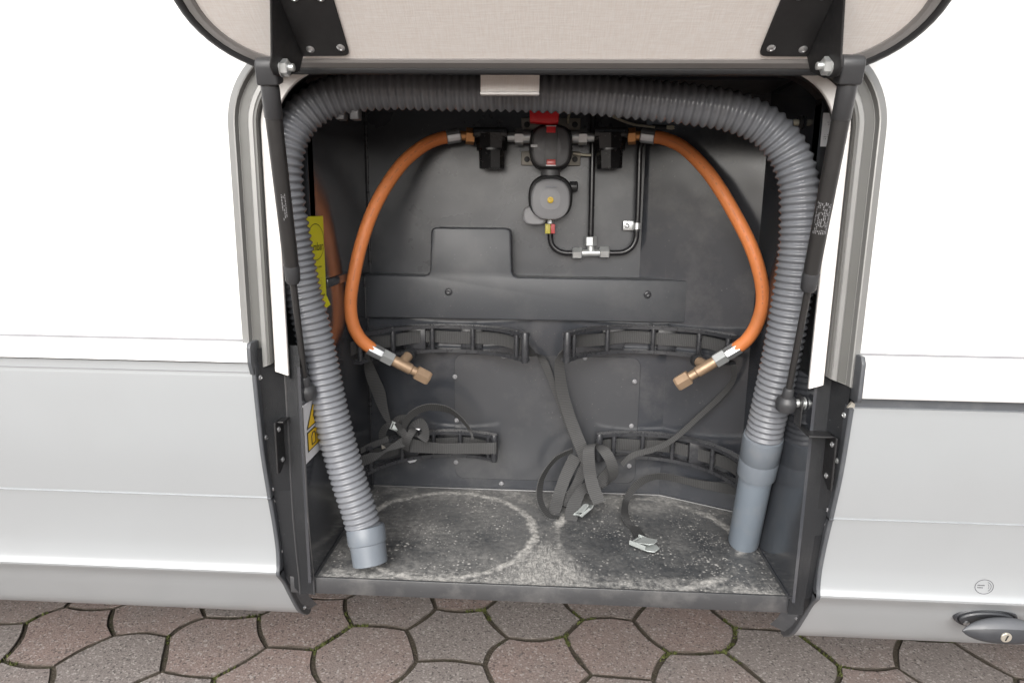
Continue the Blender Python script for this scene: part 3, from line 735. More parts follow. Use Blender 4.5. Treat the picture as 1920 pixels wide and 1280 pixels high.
# ================================================================== GAS REGULATOR GROUP
reg = thing('gas_regulator', 'grey changeover gas regulator with red lever on the back wall', 'regulator', at(1033, 340, YU))
def Yp(px, py, Y=.33): return at(px, py, Y)
def zx(x, y): return 820+x/4, 180+y/4           # reading points off the enlarged view
def rbody(cx, cy, rx, rz, y0, y1, bev, e=3.2, n=40, dome=0):
    """superellipse body between depths y0 (front) and y1"""
    c = at(cx, cy, y0); m = (at(cx+100, cy, y0)-at(cx, cy, y0)).length/100; b = B(); rows = []
    def ringp(k_, y): 
        out = []
        for j in range(n):
            a = 2*PI*j/n; ca, sa = math.cos(a), math.sin(a)
            out.append(Vector((c.x+k_*rx*m*math.copysign(abs(ca)**(2/e), ca), y, c.z+k_*rz*m*math.copysign(abs(sa)**(2/e), sa))))
        return out
    R_ = [ringp(.985, y1), ringp(1, y1-.001), ringp(1, y0+bev), ringp(1-.3*bev/(rx*m), y0+bev*.3), ringp(1-bev/(rx*m), y0)]
    if dome: R_.append(ringp(.5, y0-dome)); R_.append(ringp(.12, y0-dome*1.25))
    for i in range(len(R_)-1): b.add(R_[i]+R_[i+1], [(j, (j+1) % n, n+(j+1) % n, n+j) for j in range(n)])
    b.add(R_[-1], [tuple(range(n))]); return b
# bracket bars
for y0_, y1_ in ((221, 243), (284, 310)):
    a, c = at(977, y1_, .343), at(1089, y0_, .343)
    o = obj('mounting_bracket', B().box((a.x, .343, a.z), (c.x, .3475, c.z), .002), 'bracket', reg)
    for px in (988, 1078):
        p = at(px, (y0_+y1_)/2+2, .3425); obj('bracket_hole', B().lathe(p, (0, -1, 0), [(0, .005), (.0012, .005), (.0015, .004)], 14), 'ink', o)
obj('changeover_body', rbody(1033, 275, 41, 41, .285, .343, .008, 3.0), 'reg_dark', reg)
obj('changeover_face', rbody(1033, 275, 36, 37.5, .2795, .286, .004, 3.0, dome=.002), 'reg_mid', reg)
p0, p1 = at(1022, 240, .2770), at(1044, 310, .2770)
obj('face_band', B().box((p0.x, .2768, p1.z), (p1.x, .2790, p0.z), .0008), simple('band_grey', (.11, .11, .113), .4, nscale=40), reg)
for y0_, y1_, mm in ((236, 249, 'red'), (299, 311, 'redwin')):
    a, c = at(1024.5, y1_, .2755), at(1042, y0_, .2755)
    o = obj('indicator_window', B().box((a.x, .2750, a.z), (c.x, .2775, c.z), .0016), mm, reg)
    zz = c.z-.0012 if y0_ < 250 else a.z-.0002
    obj('window_rim', B().box((a.x-.001, .2745, zz), (c.x+.001, .2760, zz+.0016), .0004), 'galv', o)
a, c = at(995, 276, .2775), at(1008, 271, .2775)
obj('pointer', B().box((a.x, .2770, a.z), (c.x, .2790, c.z), .0008), 'labelwhite', reg)
a, c = at(992, 231, .262), at(1049, 204, .262)
lev = B().bprism([Vector((a.x+(c.x-a.x)*u_, .262, a.z+(c.z-a.z)*v_)) for u_, v_ in ((.02, .12), (.30, .05), (.72, .0), (.98, .06), (1, 1), (.86, .98), (.80, .80), (.66, .86), (.60, 1.0), (.38, 1.0), (.32, .86), (.2, .84), (.12, 1), (0, 1))], (0, .03, 0), .0018, 2)
obj('red_lever', lev, 'red', reg)
obj('neck', B().cyl(at(1032, 312, .315), at(1032, 336, .315), .0165, 24), 'reg_mid', reg)
obj('pressure_body', rbody(1032, 370, 42, 42, .292, .343, .010, 2.5), 'reg_dark', reg)
obj('pressure_face', rbody(1032, 374, 37, 38, .2845, .293, .004, 2.5, dome=.0025), 'reg_light', reg)
obj('pressure_lug', rbody(1003, 404, 23, 18, .300, .344, .004, 3), 'reg_light', reg)
obj('side_knob', B().lathe(at(1068, 350, .315), (1, 0, 0), [(0, .009), (.012, .009), (.014, .007)], 14), 'reg_dark', reg)
q = at(1032, 375, .2815)
obj('test_nipple', B().lathe(q, (0, -1, 0), [(0, .0052), (.003, .0052), (.0034, .0042), (.0034, .0022), (.001, .002)], 18), simple('nipple_yellow', (.62, .42, .02), .4, nscale=60), reg)
# faint maker's mark: illegible light strokes
b = B(); random.seed(3); x = 1024
while x < 1043:
    w_ = random.uniform(1.2, 2.2); a, c = at(x, 352, .2805), at(x+w_, 348.6, .2805); b.add([(a.x, .2805, a.z), (c.x, .2805, a.z), (c.x, .2805, c.z), (a.x, .2805, c.z)], [(0, 1, 2, 3)]); x += w_+.7
obj('faint_mark', b, simple('mark_pale', (.24, .25, .28), .5, nscale=60), reg, 0)
obj('outlet_nut', B().hexn(at(1032, 408, .318), at(1032, 419, .318), .0066), 'galv', reg)
for dx, mm in ((-3.6, 'tagyellow'), (5.0, 'tagred')):
    a, c = at(1031+dx-5.5 if dx < 0 else 1032.5, 438, .305), at(1031+dx+5 if dx < 0 else 1041, 420, .305)
    obj('outlet_tag', B().box((a.x, .303, a.z), (c.x, .309, c.z), .0012), mm, reg)
# couplings either side of the changeover valve
def coupling(parent, pts, Y, name='coupling'):
    for (x0, x1, r, mm, hx) in pts:
        a, c = at(x0, 257, Y), at(x1, 257, Y)
        obj(name, B().hexn(a, c, r*1.1) if hx else B().cyl(a, c, r, 20), mm, parent)
YF = .312
coupling(reg, [(952, 967, .0082, 'galv', 0), (966, 981, .0125, 'zinc', 1), (981, 996, .0105, 'galv', 0), (1070, 1086, .0105, 'galv', 0), (1085, 1100, .0125, 'zinc', 1), (1100, 1114, .0082, 'galv', 0)], YF)
def gas_filter(cx, label):
    t = thing('gas_filter', label, 'gas filter', at(cx, 285, YF), 'gas filters beside the regulator')
    a, c = at(cx-32, 252+16, .325), at(cx+32, 245, .325)
    obj('filter_head', B().box((a.x, .290, a.z+.006), (c.x, .342, c.z+.002), .004), 'filter', t)
    top, bot = at(cx, 252, YF), at(cx, 317, YF)
    m = .00098
    obj('filter_bowl', B().tube([top, at(cx, 270, YF), at(cx, 281, YF), at(cx, 282.5, YF), at(cx, 316, YF), bot], [30*m, 27*m, 26*m, 22.5*m, 21.5*m, 19*m], 8), 'filter', t, 15)
    obj('filter_ring', B().tube([at(cx, 279, YF), at(cx, 283, YF)], 26.6*m, 24), 'filter', t, 30)
    return t
gas_filter(922, 'black gas filter bowl to the left of the regulator')
gas_filter(1143, 'black gas filter bowl to the right of the regulator')

# black pipework under the regulator
pw = thing('gas_pipe', 'bent black gas pipes meeting at a zinc tee below the regulator', 'pipe', at(1107, 470, YU))
YPp = .333
def pxp(l, Y=YPp): return cr([at(x, y, Y) for x, y in l], 6)
obj('pipe', B().tube(pxp([(1032, 436), (1032, 448), (1035, 459), (1043, 468), (1055, 473.5), (1068, 474.5), (1078, 474.5)]), .0050, 14), 'pipe', pw, 60)
obj('pipe', B().tube(pxp([(1112, 190), (1111.5, 260), (1110, 340), (1108.5, 410), (1107.5, 446)]), .0050, 14), 'pipe', pw, 60)
obj('pipe', B().tube(pxp([(1213, 262), (1206, 266), (1201, 275), (1199.5, 290), (1198, 340), (1196, 400), (1194, 432), (1192, 450), (1184, 464), (1170, 472.5), (1155, 474), (1138, 474)]), .0050, 14), 'pipe', pw, 60)
tee = obj('tee_fitting', B().cyl(at(1088, 474.5, YPp), at(1128, 474, YPp), .0066, 18).cyl(at(1108, 474, YPp), at(1107.5, 458, YPp), .0066, 18), 'galv', pw)
for a, c in (((1073, 475), (1091, 475)), ((1124, 473.5), (1142, 473.5)), ((1107.5, 461), (1107.5, 443))):
    A_, C_ = at(*a, YPp), at(*c, YPp); d_ = (C_-A_)
    obj('nut', B().tube([A_, A_+d_*.08, A_+d_*.92, C_], [.0095, .0108, .0108, .0095], 6), 'galv', pw, 20)
cl = thing('pipe_clamp', 'small zinc clamp with cross head screw on the black pipe', 'clamp', at(1190, 423, YU))
obj('clamp_band', B().tube([at(1194.5, 418, YPp), at(1194, 430, YPp)], .0066, 18).box((at(1168, 430, .338).x, .337, at(1180, 432, .338).z), (at(1192, 430, .338).x, .340, at(1180, 414, .338).z), .0012), 'galv', cl)
obj('rubber_liner', B().tube([at(1194.6, 414, YPp), at(1194, 434, YPp)], .0058, 16), 'rubber', cl)
screw(cl, at(1175.5, 423, .3368), (0, -1, 0), .0046, 'zinc')

# ================================================================== ORANGE GAS HOSES
def gas_hose(pts, label, end, side, nuts):
    P = cr([at(*q) for q in pts], 10)
    t = thing('gas_hose', label, 'gas hose', at(*end[-1]), 'orange gas hoses')
    obj('rubber_hose', B().tube(P, .0106, 20), 'orange', t, 60)
    # faint print along the hose
    b = B(); random.seed(len(pts)+int(pts[0][0])); i = 14
    while i < len(P)-30:
        if random.random() < .55:
            tv = (P[i+1]-P[i]).normalized(); vw = (CAM-P[i]).normalized(); sd_ = tv.cross(vw).normalized(); nn = sd_.cross(tv)
            if nn.dot(vw) < 0: nn = -nn
            for q in range(3):
                o1 = P[i].lerp(P[i+1], q/3+.05)+nn*.01066; o2 = P[i].lerp(P[i+1], q/3+.05+random.uniform(.1, .24))+nn*.01066
                b.add([o1-sd_*.0011, o2-sd_*.0011, o2+sd_*.0009, o1+sd_*.0009], [(0, 1, 2, 3)])
        i += 1
    tag(obj('faint_print', b, 'hoseprint', t, 0), kind='stuff')
    # top crimp and brass nut
    d_ = (P[1]-P[0]).normalized()
    obj('crimp', B().lathe(P[0]+d_*.010, -d_, [(0, .0108), (.001, .0118), (.022, .0118), (.024, .0104)], 14), 'zinc', t, 20)
    A_ = P[0]-d_*.012; C_ = at(nuts[1], 256, YF)
    mid = A_.lerp(C_, .45)
    obj('tail', B().cyl(A_, mid, .0078, 16), 'copper', t)
    obj('brass_nut', B().hexn(mid, C_, .0138), 'copper', t, 20)
    # lower end: crimp, steel nut, tee body, brass hex
    E_ = [at(*q) for q in end]; d_ = (E_[-1]-E_[0]).normalized(); L = (E_[-1]-E_[0]).length; o_ = P[-1]
    d_ = (E_[-1]-o_).normalized(); L = (E_[-1]-o_).length
    obj('crimp', B().lathe(o_-d_*.008, d_, [(0, .0108), (.001, .0115), (.018, .0115), (.024, .0110), (.025, .009)], 8), 'zinc', t, 20)
    obj('steel_nut', B().tube([o_+d_*.016, o_+d_*.017, o_+d_*.036, o_+d_*.037], [.0098, .0121, .0121, .0098], 6), 'galv', t, 20)
    bd = obj('valve_body', B().lathe(o_+d_*.036, d_, [(0, .0088), (.012, .0096), (.034, .0093), (.036, .0076), (L-.058, .0076)], 16), 'brass', t)
    s0 = o_+d_*.052; sv = (at(*side)-s0); sv = (sv - d_*sv.dot(d_)*.4)
    obj('stub', B().lathe(s0, sv, [(0, .0088), (sv.length*.95, .0085), (sv.length, .0075)], 14), 'brass', bd)
    obj('cap', B().lathe(s0+sv*.93+Vector((0, .004, 0)), sv+Vector((0, .03, 0)), [(0, .0105), (.010, .0115), (.013, .009)], 14), 'rubber', bd)
    obj('coupling_nut', B().tube([o_+d_*(L-.026), o_+d_*(L-.0245), o_+d_*(L-.0035), o_+d_*L], [.0108, .0130, .0130, .0112], 6), 'brass', t, 20)
    return t
gas_hose([(848, 256, .305), (825, 260, .300), (795, 273, .285), (758, 303, .262), (725, 347, .240), (698, 398, .222), (678, 455, .208), (664, 515, .198), (657, 565, .193), (661, 605, .193), (676, 635, .197), (700, 656, .203)],
         'orange gas hose hanging in a bow on the left', [(705, 655, .204), (805, 710, .225)], (770, 668, .235), (860, 889))
gas_hose([(1217, 256, .305), (1245, 260, .298), (1280, 276, .280), (1318, 312, .255), (1350, 355, .235), (1382, 410, .218), (1409, 465, .206), (1426, 520, .198), (1430, 565, .196), (1420, 605, .198), (1402, 635, .202), (1378, 655, .208)],
         'orange gas hose hanging in a bow on the right', [(1372, 656, .210), (1268, 721, .225)], (1304, 681, .24), (1207, 1178))

# cables behind the hose
cb = thing('cable', 'thin beige cables running behind the corrugated hose', 'cable', at(1230, 240, YU))
for l in ([(1140, 214), (1165, 226), (1190, 234), (1222, 238), (1228, 239)], [(1250, 237), (1300, 239), (1362, 242)], [(1250, 240), (1310, 245), (1372, 247)], [(1070, 205), (1066, 218), (1065, 232)], [(1075, 287), (1090, 290), (1108, 291)]):
    obj('wire', B().tube(pxp(l, .330), .0022, 8), 'wire', cb, 60)
obj('sleeve', B().tube(pxp([(1222, 238), (1238, 239), (1254, 239)], .336), .0045, 10), 'rubber', cb, 60)
obj('conduit', B().tube(pxp([(1270, 253), (1330, 254), (1395, 254)], .338), .0022, 8), 'reg_light', cb, 60)
pg = thing('cable_plug', 'tiny cream plug on the dark wall behind the hose at upper right', 'plug', atx(1501, 231, .333))
obj('plug_body', B().lathe(atx(1500, 231, .334), (-1, -.2, .1), [(0, .004), (.008, .0045), (.012, .003)], 10), 'wire', pg)
obj('plug_flange', B().lathe(atx(1502, 230, .3345), (-1, 0, 0), [(0, .009), (.002, .009), (.003, .007)], 12), 'reg_dark', pg)
for i, px in enumerate((640, 667)):
    p = at(px, 211, .049)
    t = obj('hose_clip', B().box((p.x-.006, .040, p.z-.010), (p.x+.006, .058, p.z+.012), .002), 'reg_mid', None, 35)
    tag(t, ('small grey clip under the hose, nearer the left strut', 'small grey clip under the hose, farther from the left strut')[i], 'clip', 'clips under the hose')

# ================================================================== BOTTLE HOLDERS AND STRAPS
def arc(c, r, z, a0, a1, n=28):
    return [Vector((c[0]+r*math.sin(a0+(a1-a0)*i/n), c[1]+r*math.cos(a0+(a1-a0)*i/n), z)) for i in range(n+1)]
C1, C2 = (-.171, .154), (.163, .158)
def holder(c, z, a0, a1, label, ribs, h=.044):
    a0, a1 = math.radians(a0), math.radians(a1); r = .1525
    t = thing('bottle_holder', label, 'holder', (c[0], c[1]+r, z-h), 'curved gas bottle holders')
    for zz in (z, z-h):
        A_ = arc(c, r-.004, zz+.003, a0, a1); Bq = arc(c, r+.010, zz+.003, a0, a1)
        A2 = [q-Vector((0, 0, .006)) for q in A_]; B2 = [q-Vector((0, 0, .006)) for q in Bq]
        b = B().grid([A_, Bq, B2, A2, A_]); b.add([A_[0], Bq[0], B2[0], A2[0]], [(0, 1, 2, 3)]); b.add([A_[-1], Bq[-1], B2[-1], A2[-1]], [(0, 1, 2, 3)])
        obj('rail', b, 'holder', t, 40)
    for f in ribs:
        a = a0+(a1-a0)*f; p = Vector((c[0]+(r)*math.sin(a), c[1]+(r)*math.cos(a), z)); w_ = .0042 if 0 < f < 1 else .0065
        obj('post', B().tube([p-Vector((0, 0, h+.004)), p-Vector((0, 0, h)), p, p+Vector((0, 0, .004))], [w_*.8, w_, w_, w_*.8], 10), 'holder', t, 40)
    # back pads that reach the wall
    for f in (.35, .65):
        a = a0+(a1-a0)*f; p = Vector((c[0]+r*math.sin(a), c[1]+r*math.cos(a), z))
        yw = min(D0, chy(p.x) if p.x > .209 else D0)
        if yw-p.y > .015: obj('back_pad', B().box((p.x-.02, p.y+.013, z-h+.002), (p.x+.02, yw, z-.002), .002), 'holder', t)
    return t
def webarc(parent, c, z, a0, a1, r=.160, h=.022, name='webbing', wob=.0015):
    a0, a1 = math.radians(a0), math.radians(a1)
    A_ = arc(c, r, z, a0, a1, 36); C_ = arc(c, r, z-h, a0, a1, 36)
    for i, (p, q) in enumerate(zip(A_, C_)):
        dz = math.sin(i*.5)*wob; p.z += dz; q.z += dz
    obj(name, B().ribbon(A_, C_), 'webbing', parent, 40)
def rib2(parent, st, name='webbing', n=7):
    """ribbon through stations ((lx, ly), (rx, ry), Yleft, Yright)"""
    A_ = cr([at(*s[0], s[2]) for s in st], n); C_ = cr([at(*s[1], s[3] if len(s) > 3 else s[2]) for s in st], n)
    return obj(name, B().ribbon(A_, C_), 'webbing', parent, 40)
zUL, zUR, zLL, zLR = at(840, 612, .305).z, at(1180, 613, .309).z, at(830, 810, .305).z, at(1200, 814, .308).z
holder(C1, zUL, -75, 56, 'upper left bottle holder behind the left orange hose end', (.02, .24, .45, .66, .93, 1))
holder(C2, zUR, -64, 62, 'upper right bottle holder behind the right orange hose end', (0, .07, .31, .56, .8, .97))
holder(C1, zLL, -70, 28, 'lower left bottle holder with knotted strap wrapped round it', (.05, .32, .55, .74, .95, 1))
holder(C2, zLR, -28, 84, 'lower right bottle holder running behind the grey pipe end', (0, .10, .28, .46, .72, .95))

def zz(x, y): return 980+x/3.554, 640+y/3.554
def zl(x, y): return 640+x/6, 740+y/6
def zr(x, y): return 960+x/3.84, 820+y/3.84
def buckle(parent, c, ux, un, s=1):
    ux = Vector(ux).normalized(); un = Vector(un).normalized(); uy = un.cross(ux)
    def P(a, b_, h): return c+ux*a*s+uy*b_*s+un*h*s
    def pl(pts, h, t): return B().bprism([P(a, b_, h) for a, b_ in pts], un*t*s, .0006*s, 1)
    o = obj('buckle', pl([(-.020, -.013), (.012, -.014), (.022, -.008), (.022, .008), (.012, .014), (-.020, .013), (-.020, .010), (-.004, .010), (-.004, -.010), (-.020, -.010)], 0, .0018), 'buckle', parent)
    obj('buckle_side', pl([(-.022, -.0145), (.008, -.0145), (.008, -.0128), (-.022, -.0128)], 0, .008), 'buckle', o)
    obj('buckle_side', pl([(-.022, .0128), (.008, .0128), (.008, .0145), (-.022, .0145)], 0, .008), 'buckle', o)
    obj('buckle_lever', B().bprism([P(-.012, b_, .006) for b_ in (-.0125,)]+[P(-.012, .0125, .006), P(.014, .0115, .011), P(.018, .006, .012), P(.018, -.006, .012), P(.014, -.0115, .011)], un*.0016*s, .0005*s, 1), 'buckle', o)
    obj('buckle_bar', B().cyl(P(-.018, -.0135, .004), P(-.018, .0135, .004), .0022*s, 10).cyl(P(-.006, -.0135, .004), P(-.006, .0135, .004), .0018*s, 10), 'buckle', o)
    return o

s1 = thing('bottle_strap', 'strap threaded through the upper left holder, its left tail twisted', 'strap', at(840, 650, .3), 'grey webbing bottle straps')
webarc(s1, C1, zUL-.009, -78, 54)
rib2(s1, [((684, 662), (690, 662), .20), ((683, 690), (702, 688), .23), ((688, 712), (712, 710), .24), ((697, 735), (722, 733), .25), ((711, 768), (727, 764), .26), ((728, 796), (734, 794), .262)])
rib2(s1, [((984, 640), (984, 664), .24), (zz(60, 45), zz(55, 100), .275), (zz(100, 105), zz(145, 100), .300), (zz(155, 225), zz(200, 215), .303), (zz(215, 380), zz(245, 385), .303), (zz(290, 580), zz(312, 570), .300), (zz(340, 700), zz(365, 690), .295), (zz(380, 790), zz(410, 780), .285)])
s2 = thing('bottle_strap', 'strap of the upper right holder hanging down into a coiled pile', 'strap', at(1090, 960, .24), 'grey webbing bottle straps')
webarc(s2, C2, zUR-.009, -62, 64)
rib2(s2, [(zz(262, 60), zz(285, 30), .235), (zz(232, 95), zz(272, 62), .240), (zz(210, 160), zz(276, 150), .252), (zz(222, 320), zz(300, 318), .270), (zz(262, 470), zz(340, 460), .278), (zz(310, 610), zz(388, 590), .278), (zz(362, 740), zz(432, 700), .272), (zz(395, 830), zz(450, 790), .268)])
rib2(s2, [(zz(330, 711), zz(336, 735), .262, .272), (zz(215, 768), zz(226, 792), .255, .268), (zz(122, 890), zz(150, 900), .248, .264), (zz(92, 1000), zz(131, 1000), .240, .255), (zz(108, 1095), zz(142, 1080), .225, .24), (zz(162, 1172), zz(190, 1150), .212, .226), (zz(240, 1186), zz(246, 1162), .208, .22)])
rib2(s2, [(zz(315, 745), zz(392, 780), .285, .28), (zz(255, 870), zz(328, 900), .278, .272), (zz(205, 1010), zz(280, 1030), .262, .255), (zz(180, 1100), zz(262, 1110), .245, .238), (zz(170, 1140), zz(240, 1160), .235, .23)])
rib2(s2, [(zz(385, 810), zz(430, 850), .284), (zz(335, 930), zz(392, 950), .278), (zz(292, 1010), zz(352, 1010), .266), (zz(262, 1090), zz(310, 1110), .248)])
rib2(s2, [(zz(430, 930), zz(470, 960), .262), (zz(370, 965), zz(425, 1000), .250, .246), (zz(318, 1040), zz(402, 1050), .236, .232), (zz(287, 1120), zz(378, 1125), .222, .218), (zz(278, 1190), zz(362, 1195), .208, .205), (zz(280, 1208), zz(360, 1214), .206, .203)])
rib2(s2, [(zz(500, 700), zz(515, 690), .262), (zz(432, 690), zz(492, 678), .250), (zz(402, 730), zz(478, 720), .240), (zz(400, 810), zz(482, 800), .236), (zz(410, 900), zz(492, 890), .234), (zz(435, 1000), zz(518, 980), .226), (zz(472, 1088), zz(553, 1060), .216)])
rib2(s2, [(zz(478, 700), zz(530, 690), .262), (zz(510, 740), zz(575, 712), .250), (zz(545, 790), zz(612, 765), .244), (zz(566, 850), zz(636, 835), .246), (zz(576, 905), zz(632, 890), .256), (zz(560, 960), zz(598, 925), .268), (zz(520, 985), zz(545, 950), .272)])
rib2(s2, [(zz(560, 830), zz(600, 870), .274), (zz(500, 900), zz(555, 940), .272), (zz(440, 985), zz(490, 1010), .262)])
buckle(s2, at(1098, 957, .214), (.62, .55, .30), (-.75, -.35, .55), .8)
rib2(s2, [((1371, 684), (1381, 683), .215), ((1370, 712), (1379, 714), .235), ((1347, 739), (1355, 746), .255), ((1309, 775), (1316, 782), .268), ((1261, 818), (1267, 826), .268), ((1225, 836), (1229, 846), .262), ((1186, 847), (1187, 859), .262), ((1163, 866), (1169, 874), .266)])
s3 = thing('bottle_strap', 'knotted strap looped over the lower left holder', 'strap', at(780, 840, .28), 'grey webbing bottle straps')
webarc(s3, C1, zLL-.012, -72, 26)
rib2(s3, [(zl(760, 480), zl(770, 640), .236), (zl(930, 520), zl(930, 652), .248), (zl(1150, 542), zl(1150, 660), .262), (zl(1400, 540), zl(1400, 662), .262), (zl(1620, 538), zl(1620, 662), .252), (zl(1735, 535), zl(1735, 662), .250), (zl(1752, 535), zl(1752, 660), .262)])
rib2(s3, [(zl(730, 490), zl(775, 478), .236), (zl(690, 400), zl(732, 415), .230, .238), (zl(688, 310), zl(740, 350), .226, .236), (zl(735, 225), zl(795, 270), .224, .236), (zl(830, 150), zl(880, 205), .226, .24), (zl(960, 104), zl(985, 174), .23, .245), (zl(1100, 106), zl(1105, 178), .236, .252), (zl(1230, 150), zl(1222, 205), .242, .26), (zl(1350, 245), zl(1335, 283), .248, .262), (zl(1432, 345), zl(1408, 360), .252, .264), (zl(1476, 430), zl(1450, 430), .254), (zl(1490, 495), zl(1466, 497), .254)])
rib2(s3, [(zl(760, 470), zl(870, 470), .232), (zl(745, 390), zl(850, 400), .246), (zl(800, 305), zl(860, 380), .258, .25), (zl(900, 265), zl(885, 370), .262, .25), (zl(960, 320), zl(905, 400), .254, .242), (zl(990, 430), zl(900, 420), .242, .236), (zl(975, 510), zl(880, 450), .232, .230), (zl(940, 535), zl(850, 475), .228, .226)])
rib2(s3, [(zl(575, 300), zl(560, 350), .262), (zl(480, 335), zl(520, 390), .262, .25), (zl(425, 430), zl(500, 440), .254, .244), (zl(440, 520), zl(505, 500), .244), (zl(490, 590), zl(540, 540), .236), (zl(560, 600), zl(590, 530), .232)])
rib2(s3, [(zl(555, 290), zl(580, 345), .270), (zl(640, 232), zl(660, 320), .268), (zl(730, 225), zl(730, 320), .266), (zl(790, 260), zl(760, 350), .262)])
rib2(s3, [(zl(210, 690), zl(240, 800), .196), (zl(330, 650), zl(370, 745), .204), (zl(450, 640), zl(500, 650), .212), (zl(560, 560), zl(610, 610), .220), (zl(680, 480), zl(720, 580), .226), (zl(770, 450), zl(775, 570), .230)])
rib2(s3, [(zl(210, 600), zl(220, 660), .200), (zl(320, 540), zl(330, 600), .215), (zl(430, 500), zl(440, 560), .23), (zl(520, 460), zl(540, 520), .24)])
rib2(s3, [(zl(545, 330), zl(600, 320), .258), (zl(620, 420), zl(660, 380), .244), (zl(700, 490), zl(740, 440), .236), (zl(760, 520), zl(790, 470), .232)])
rib2(s3, [(zl(690, 600), zl(760, 640), .232), (zl(690, 520), zl(770, 560), .222), (zl(720, 450), zl(800, 480), .220), (zl(770, 390), zl(840, 420), .226), (zl(800, 360), zl(860, 380), .238)])
rib2(s3, [(zl(600, 330), zl(640, 300), .246), (zl(640, 400), zl(700, 360), .232), (zl(680, 470), zl(745, 430), .224), (zl(700, 540), zl(770, 510), .228)])
buckle(s3, at(*zl(620, 365), .25), (1, .1, -.4), (.1, -.8, .6), .5)
obj('care_tag', B().bprism([at(*zl(*q), .235) for q in ((450, 560), (515, 595), (455, 612))], (0, .0006, 0), .0001, 1), 'bracket', s3)
obj('care_tag', B().bprism([at(*zl(*q), .228) for q in ((830, 378), (890, 380), (875, 400))], (0, .0006, 0), .0001, 1), 'labelwhite', s3)
s4 = thing('bottle_strap', 'strap of the lower right holder ending in a pale buckle on the floor', 'strap', atz(1208, 1020, 0), 'grey webbing bottle straps')
webarc(s4, C2, zLR-.012, -26, 86)
fl = lambda x, y, z: atz(x, y, z)
A_ = [at(*zr(1640, 338), .20), at(*zr(1500, 325), .245), at(*zr(1350, 305), .270), at(*zr(1200, 278), .285), at(*zr(1060, 256), .285), at(*zr(935, 285), .282), at(*zr(845, 360), .276), at(*zr(800, 450), .262), fl(*zr(788, 545), .016), fl(*zr(815, 620), .006), fl(*zr(850, 655), .003), fl(*zr(890, 715), .005)]
C_ = [at(*zr(1640, 418), .20), at(*zr(1500, 392), .245), at(*zr(1350, 362), .272), at(*zr(1200, 322), .29), at(*zr(1060, 298), .295), at(*zr(960, 328), .29), at(*zr(885, 390), .282), at(*zr(840, 470), .268), fl(*zr(838, 555), .010), fl(*zr(872, 630), .003), fl(*zr(915, 648), .002), fl(*zr(975, 730), .004)]
obj('webbing', B().ribbon(cr(A_, 7), cr(C_, 7)), 'webbing', s4, 40)
bc = fl(*zr(960, 785), .003); buckle(s4, bc+Vector((0, 0, .001)), (.72, -.6, 0), (0, 0, 1), .98)

# ================================================================== LABELS
# yellow pressure label on the left wall
xl = -XW+.0006
a, c = atx(605, 405, xl), atx(612, 568, xl); yr = (a.y+c.y)/2; z1, z0 = a.z, c.z; wl = .072
yl_ = thing('pressure_label', 'yellow label with a circled pressure figure on the left locker wall', 'label', (xl, yr-wl/2, z0))
obj('label_sheet', B().box((xl-.0004, yr-wl, z0), (xl+.0004, yr, z1), 0), 'yellow', yl_, 30)
obj('peeling_corner', B().add([(xl+.0005, yr-.016, z0+.001), (xl+.0005, yr, z0+.012), (xl+.004, yr+.006, z0-.003), (xl+.003, yr-.010, z0-.006)], [(0, 1, 2, 3)]), 'yellow', yl_, 0)
U, V = Vector((0, 1, 0)), Vector((0, 0, 1))
def circle(org, r, wd, ux, uy, n=48):
    b = B(); A2 = [org+ux*(r*math.cos(2*PI*i/n))+uy*(r*math.sin(2*PI*i/n)) for i in range(n+1)]; B2 = [org+ux*((r-wd)*math.cos(2*PI*i/n))+uy*((r-wd)*math.sin(2*PI*i/n)) for i in range(n+1)]
    return b.quadstrip(A2, B2)
xo = xl+.0009
rc = .0255
cc = Vector((xo, yr-.010-rc*1.0, z1-.010-rc)); 
b = B(); n = 56
A2 = [cc+U*(rc*1.35*math.cos(2*PI*i/n))+V*(rc*math.sin(2*PI*i/n)) for i in range(n+1)]; B2 = [cc+U*((rc*1.35-.0012)*math.cos(2*PI*i/n))+V*((rc-.0009)*math.sin(2*PI*i/n)) for i in range(n+1)]
obj('printed_circle', b.quadstrip(A2, B2), 'ink', yl_, 0)
text(yl_, 'mbar', .017, (xo, cc.y-.012, cc.z-.012), U, V, 'ink', sx=1.15)
def scribble(parent, org, ux, uy, rows_, wd, lh, mat, seed=1, fill=.7):
    random.seed(seed); b = B()
    for r in range(rows_):
        s = 0
        while s < wd:
            dl = random.uniform(.1, .4)*lh*1.4
            if random.random() < fill:
                o_ = org+ux*s-uy*(r*lh*1.9); b.add([o_, o_+ux*dl, o_+ux*dl+uy*lh*random.uniform(.5, 1), o_+uy*lh*random.uniform(.5, 1)], [(0, 1, 2, 3)])
            s += dl+lh*.25
    obj('small_print', b, mat, parent, 0)
scribble(yl_, Vector((xo, yr-.050, z1-.072)), U, V, 1, .034, .0028, 'ink_olive', 2, .9)
scribble(yl_, Vector((xo, yr-.038, z1-.088)), U, V, 5, .022, .0018, 'ink_olive', 4, .35)
text(yl_, 'mar', .008, (xo, yr-.022, z0+.010), U, V, 'ink', sx=1.2) if False else scribble(yl_, Vector((xo, yr-.020, z0+.012)), U, V, 1, .012, .004, 'ink', 9, 1)
